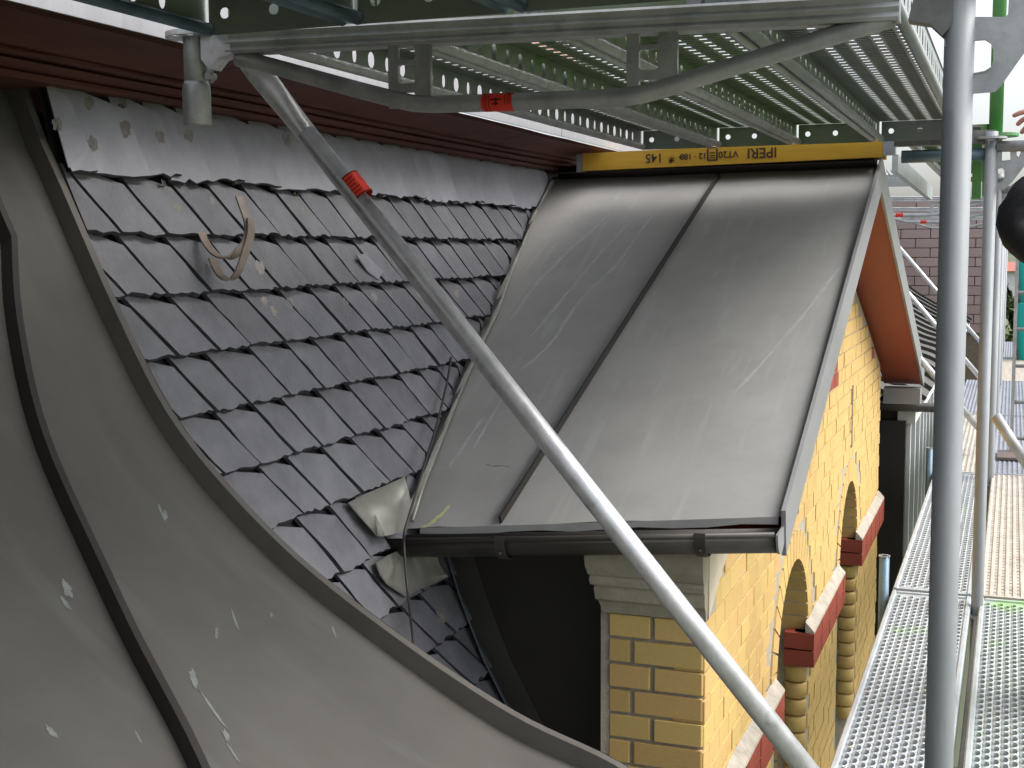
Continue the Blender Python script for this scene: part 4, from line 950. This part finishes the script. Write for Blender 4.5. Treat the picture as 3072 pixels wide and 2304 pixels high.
# ladder beyond
lt = empty('ladder', 'thin steel ladder standing at the right edge', 'ladder', (.03, 9.9, DZ))
for x in (.0, .36): MB().box((x-.012, -.025, 0), (x+.012, .025, 1.55)).build('rail', 'galv', lt)
for k in range(6): MB().tube([(0, 0, .12+.26*k), (.36, 0, .12+.26*k)], .014, 10).build('rung', 'galv', lt)
hb = MB(); hb.box((-.06, 9.55, DZ+.012), (.45, 9.9, DZ+.03)); tag(hb.build('hatch_lid', 'brown_sheet'), 'brown hatch lid at the foot of the ladder', 'hatch')

# ================================================================== FAR PART OF THE BUILDING
far = empty('far_bay', 'far projecting bay with curved metal roof and white windows', 'building', (-.7, 12, -4))
def fa(mb, name, m): return adopt(mb.build(name, m), far)
FY0, FY1 = 9.35, 21.5
mb = MB(); n = len(MPc); mb.add([(p[0], FY0, p[1]) for p in MSH]+[(p[0], FY1, p[1]) for p in MSH], [(i, i+1, n+i+1, n+i) for i in range(n-1)], True); fa(mb, 'roof_sheet', 'zinc')
for j in range(18):
    Y = FY0+.02+j*(FY1-FY0-.05)/17; mb = MB(); vs = []
    for i, p in enumerate(MSH):
        nn = mp_norm(i)
        for a, b in ((0, 0), (.034, 0), (.034, .02), (0, .02)): vs.append((p[0]+nn[0]*a, Y+b, p[1]+nn[1]*a))
    mb.add(vs, [(i*4+k, i*4+(k+1) % 4, i*4+4+(k+1) % 4, i*4+4+k) for i in range(n-1) for k in range(4)]+[(0, 1, 2, 3)]); fa(mb, 'standing_seam', 'zinc_dark')
mb = MB(); mb.box((-2.0, FY0, -6), (-.66, FY0+.1, -1.2)); fa(mb, 'side_wall', 'cheek')
mb = MB(); mb.box((-.9, FY0+.1, -6), (-.70, FY1, -1.12)); fa(mb, 'front_wall', 'cheek')
mb = MB(); mb.box((-.72, FY0+.05, -1.22), (-.60, FY1, -1.13)); fa(mb, 'eave_board', 'white_paint')
for j in range(5):
    y0 = FY0+.12+j*2.3; wn = fa(MB().box((-.700, y0, -4), (-.680, y0+1.9, -1.23)), 'window', 'glass')
    for a in (0, .5, 1.0, 1.45, 1.84): MB().box((-.70, y0+a, -4), (-.635, y0+a+.06, -1.235)).build('window_frame', 'white_paint', wn)
# pink block wall far behind
pw = empty('block_wall', 'pinkish block wall far behind the braces', 'wall', (-1.5, 24, -2))
mb = MB(); mb.box((-4.2, 24.03, -4), (-.35, 24.5, .82)); adopt(mb.build('mortar_core', 'mortar_old'), pw)
bmesh_ = brick_mesh('block_pink')
for r_ in range(14):
    for k in range(6):
        z1 = .82-r_*.165; x0 = -3.1+k*.5-(.25 if r_ % 2 else 0)
        o = link('brick', bmesh_, None, (x0+.24, 24.03, z1-.08)); o.scale = (.485, .08, .152); adopt(o, pw)
# turquoise rubbish chute
chu = empty('rubbish_chute', 'turquoise plastic rubbish chute at the right edge before the trees', 'chute', (.3, 18.5, -4))
for k in range(7):
    z = .65-.75*k; MB().tube([(.0, 0, z+3.36), (0, 0, z+2.62)], [.27, .20], 20, caps=False).build('funnel', 'turquoise', chu, None)
    mb = MB()
    for s in (-1, 1): mb.tube([(s*.25, -.1, z+3.3), (s*.23, -.12, z+2.9), (s*.2, -.12, z+2.62)], .015, 6)
    mb.build('chain', 'galv_dark', chu)
# white hall with red roof
hall = empty('white_hall', 'long white hall with red roof in the distance', 'building', (0, 190, GZ))
MB().box((-30, 0, 0), (45, 30, 8.8)).build('wall', 'hall_white', hall)
MB().prism([(-31, -1, 8.8), (-31, 31, 8.8), (-31, 15, 9.9)], (77, 0, 0)).build('roof', 'roof_far', hall)
MB().box((-29, -.05, 3.0), (44, -.02, 5.0)).build('window_band', 'glass', hall)
# trees
def tree(x, y, h, rw, label, seed, nl=2600, ls=.28):
    rnd = random.Random(seed); t = empty('broadleaf_tree', label, 'tree', (x, y, GZ), 'trees behind the scaffold')
    mb = MB(); mb.tube([(0, 0, 0), (.1, 0, h*.35), (0, .1, h*.7), (.1, 0, h*.92)], [.22, .17, .1, .03], 8)
    cl = []
    for k in range(22):
        a = rnd.random()*6.28; zz = h*(.28+.68*rnd.random()); rr = rw*math.sin(math.pi*min(1, (zz/h-.15)/.9))*(.35+.65*rnd.random()); c = (rr*math.cos(a), rr*math.sin(a), zz)
        cl.append((c, rw*(.22+.2*rnd.random()))); mb.tube([(0, 0, zz-rr*.5), (c[0]*.5, c[1]*.5, zz-rr*.15), c], [.06, .04, .015], 5)
    mb.build('trunk', 'bark', t)
    lf = MB()
    for k in range(nl):
        c, r_ = cl[rnd.randrange(len(cl))]; v = np.array([rnd.gauss(0, 1) for _ in range(3)]); v = v/np.linalg.norm(v)*r_*rnd.random()**.4; p = np.array(c)+v
        a = np.array([rnd.gauss(0, 1) for _ in range(3)]); a /= np.linalg.norm(a); b = np.cross(a, [rnd.gauss(0, 1) for _ in range(3)]); b /= np.linalg.norm(b); s_ = ls*(.6+.8*rnd.random())
        lf.add([p-a*s_, p+b*s_*.5, p+a*s_, p-b*s_*.5], [(0, 1, 2, 3)])
    lf.build('crown', 'leaf', t); return t
tree(-1.6, 38, 11.3, 2.4, 'yellowish green tree left of the third post', 1)
tree(.2, 46, 10.6, 2.6, 'leafy tree between the post and the turquoise chute', 2)
tree(2.6, 60, 12.2, 3.0, 'taller tree behind the turquoise chute', 3)
tree(-3.4, 75, 13.0, 3.2, 'darker tree farther left, before the hall', 4)

# ================================================================== PERSON at the right edge
per = empty('person', 'person in black jacket at the right edge, one arm raised', 'person', (.335, 4.5, DZ))
def skin_obj(name, verts, edges, m, parent, sub=2, root=0):
    me = bpy.data.meshes.new(name); me.from_pydata([v[:3] for v in verts], edges, []); o = link(name, me, parent); me.materials.append(MT[m])
    md = o.modifiers.new('skin', 'SKIN'); md.use_smooth_shade = True
    for i, v in enumerate(verts):
        r = v[3]; me.skin_vertices[0].data[i].radius = r if hasattr(r, '__len__') else (r, r); me.skin_vertices[0].data[i].use_root = (i == root)
    s = o.modifiers.new('sub', 'SUBSURF'); s.levels = sub; s.render_levels = sub
    if m == 'black_cloth':                     # folds in the cloth
        tx = bpy.data.textures.new('folds', 'CLOUDS'); tx.noise_scale = .05; dm_ = o.modifiers.new('folds', 'DISPLACE'); dm_.texture = tx; dm_.strength = .03; dm_.mid_level = .5
    return o
H = 1.48                                       # eye height of the camera above the deck
sh = (-.12, 0, 1.44); el = (-.352, 0, H+.055); wr = (-.215, .06, H+.31); hd = (-.235, .05, H+.39)
bv = [(0, 0, .95, (.16, .11)), (0, 0, 1.15, (.14, .10)), (0, 0, 1.36, (.17, .11)), (0, 0, 1.47, .06), (0, 0, 1.55, .055), (0, 0, 1.64, (.078, .095)), (0, 0, 1.74, (.07, .085)),
      (*sh, .07), (*el, .046), (*wr, .028), (*hd, (.042, .02)), (.18, 0, 1.42, .07), (.26, 0, 1.14, .045), (.26, -.08, .90, .03), (.26, -.1, .81, (.04, .022)),
      (-.09, 0, .88, .085), (-.1, -.01, .48, .055), (-.1, .02, .08, .04), (-.1, -.13, .04, .04), (.09, 0, .88, .085), (.1, -.01, .48, .055), (.1, .02, .08, .04), (.1, -.13, .04, .04)]
be = [(0, 1), (1, 2), (2, 3), (3, 4), (4, 5), (5, 6), (2, 7), (7, 8), (8, 9), (9, 10), (2, 11), (11, 12), (12, 13), (13, 14), (0, 15), (15, 16), (16, 17), (17, 18), (0, 19), (19, 20), (20, 21), (21, 22)]
# five fingers of the raised hand reach towards the post
tips = [((-.29, .04, H+.435), (-.325, .035, H+.43), (-.352, .035, H+.418)), ((-.285, .06, H+.42), (-.32, .06, H+.41), (-.338, .06, H+.39)), ((-.28, .075, H+.40), (-.31, .08, H+.385), (-.325, .08, H+.365)), ((-.27, .085, H+.38), (-.295, .095, H+.362), (-.305, .095, H+.345)), ((-.25, .02, H+.36), (-.275, .0, H+.345), (-.295, -.008, H+.35))]
for f in tips:
    b0_ = len(bv); bv += [(*f[0], .0095), (*f[1], .009), (*f[2], .0075)]; be += [(10, b0_), (b0_, b0_+1), (b0_+1, b0_+2)]
skin_obj('body', bv, be, 'skin', per)
jv = [(0, 0, .90, (.19, .14)), (0, 0, 1.15, (.18, .13)), (0, 0, 1.37, (.20, .14)), (0, 0, 1.48, .085), (-.13, 0, 1.44, .115), (-.362, 0, H+.055, .056), (-.245, .045, H+.22, .075), (.19, 0, 1.42, .095), (.27, 0, 1.14, .066), (.27, -.08, .92, .048), (-.25, -.01, 1.47, .092), (-.32, .02, H+.12, .072)]
skin_obj('jacket', jv, [(0, 1), (1, 2), (2, 3), (2, 4), (4, 10), (10, 5), (5, 11), (11, 6), (2, 7), (7, 8), (8, 9)], 'black_cloth', per)
tv = [(0, 0, .95, (.18, .13)), (-.09, 0, .86, .10), (-.1, -.01, .48, .075), (-.1, .02, .10, .065), (.09, 0, .86, .10), (.1, -.01, .48, .075), (.1, .02, .10, .065)]
skin_obj('trousers', tv, [(0, 1), (1, 2), (2, 3), (0, 4), (4, 5), (5, 6)], 'black_cloth', per)
mb = MB(); mb.tube([(0, .02, 1.60), (0, .02, 1.66), (0, .015, 1.72), (0, .01, 1.78), (0, .01, 1.81)], [.075, .088, .085, .06, .01], 16); mb.build('hair', 'hair', per)
for s in (-1, 1): MB().box((s*.1-.05, -.2, 0), (s*.1+.05, .09, .07)).build('shoe', 'black_cloth', per)
mb = MB(); mb.tube([(0, -.088, 1.655), (0, -.108, 1.635), (0, -.09, 1.625)], [.008, .014, .008], 8); mb.build('nose', 'skin', per)
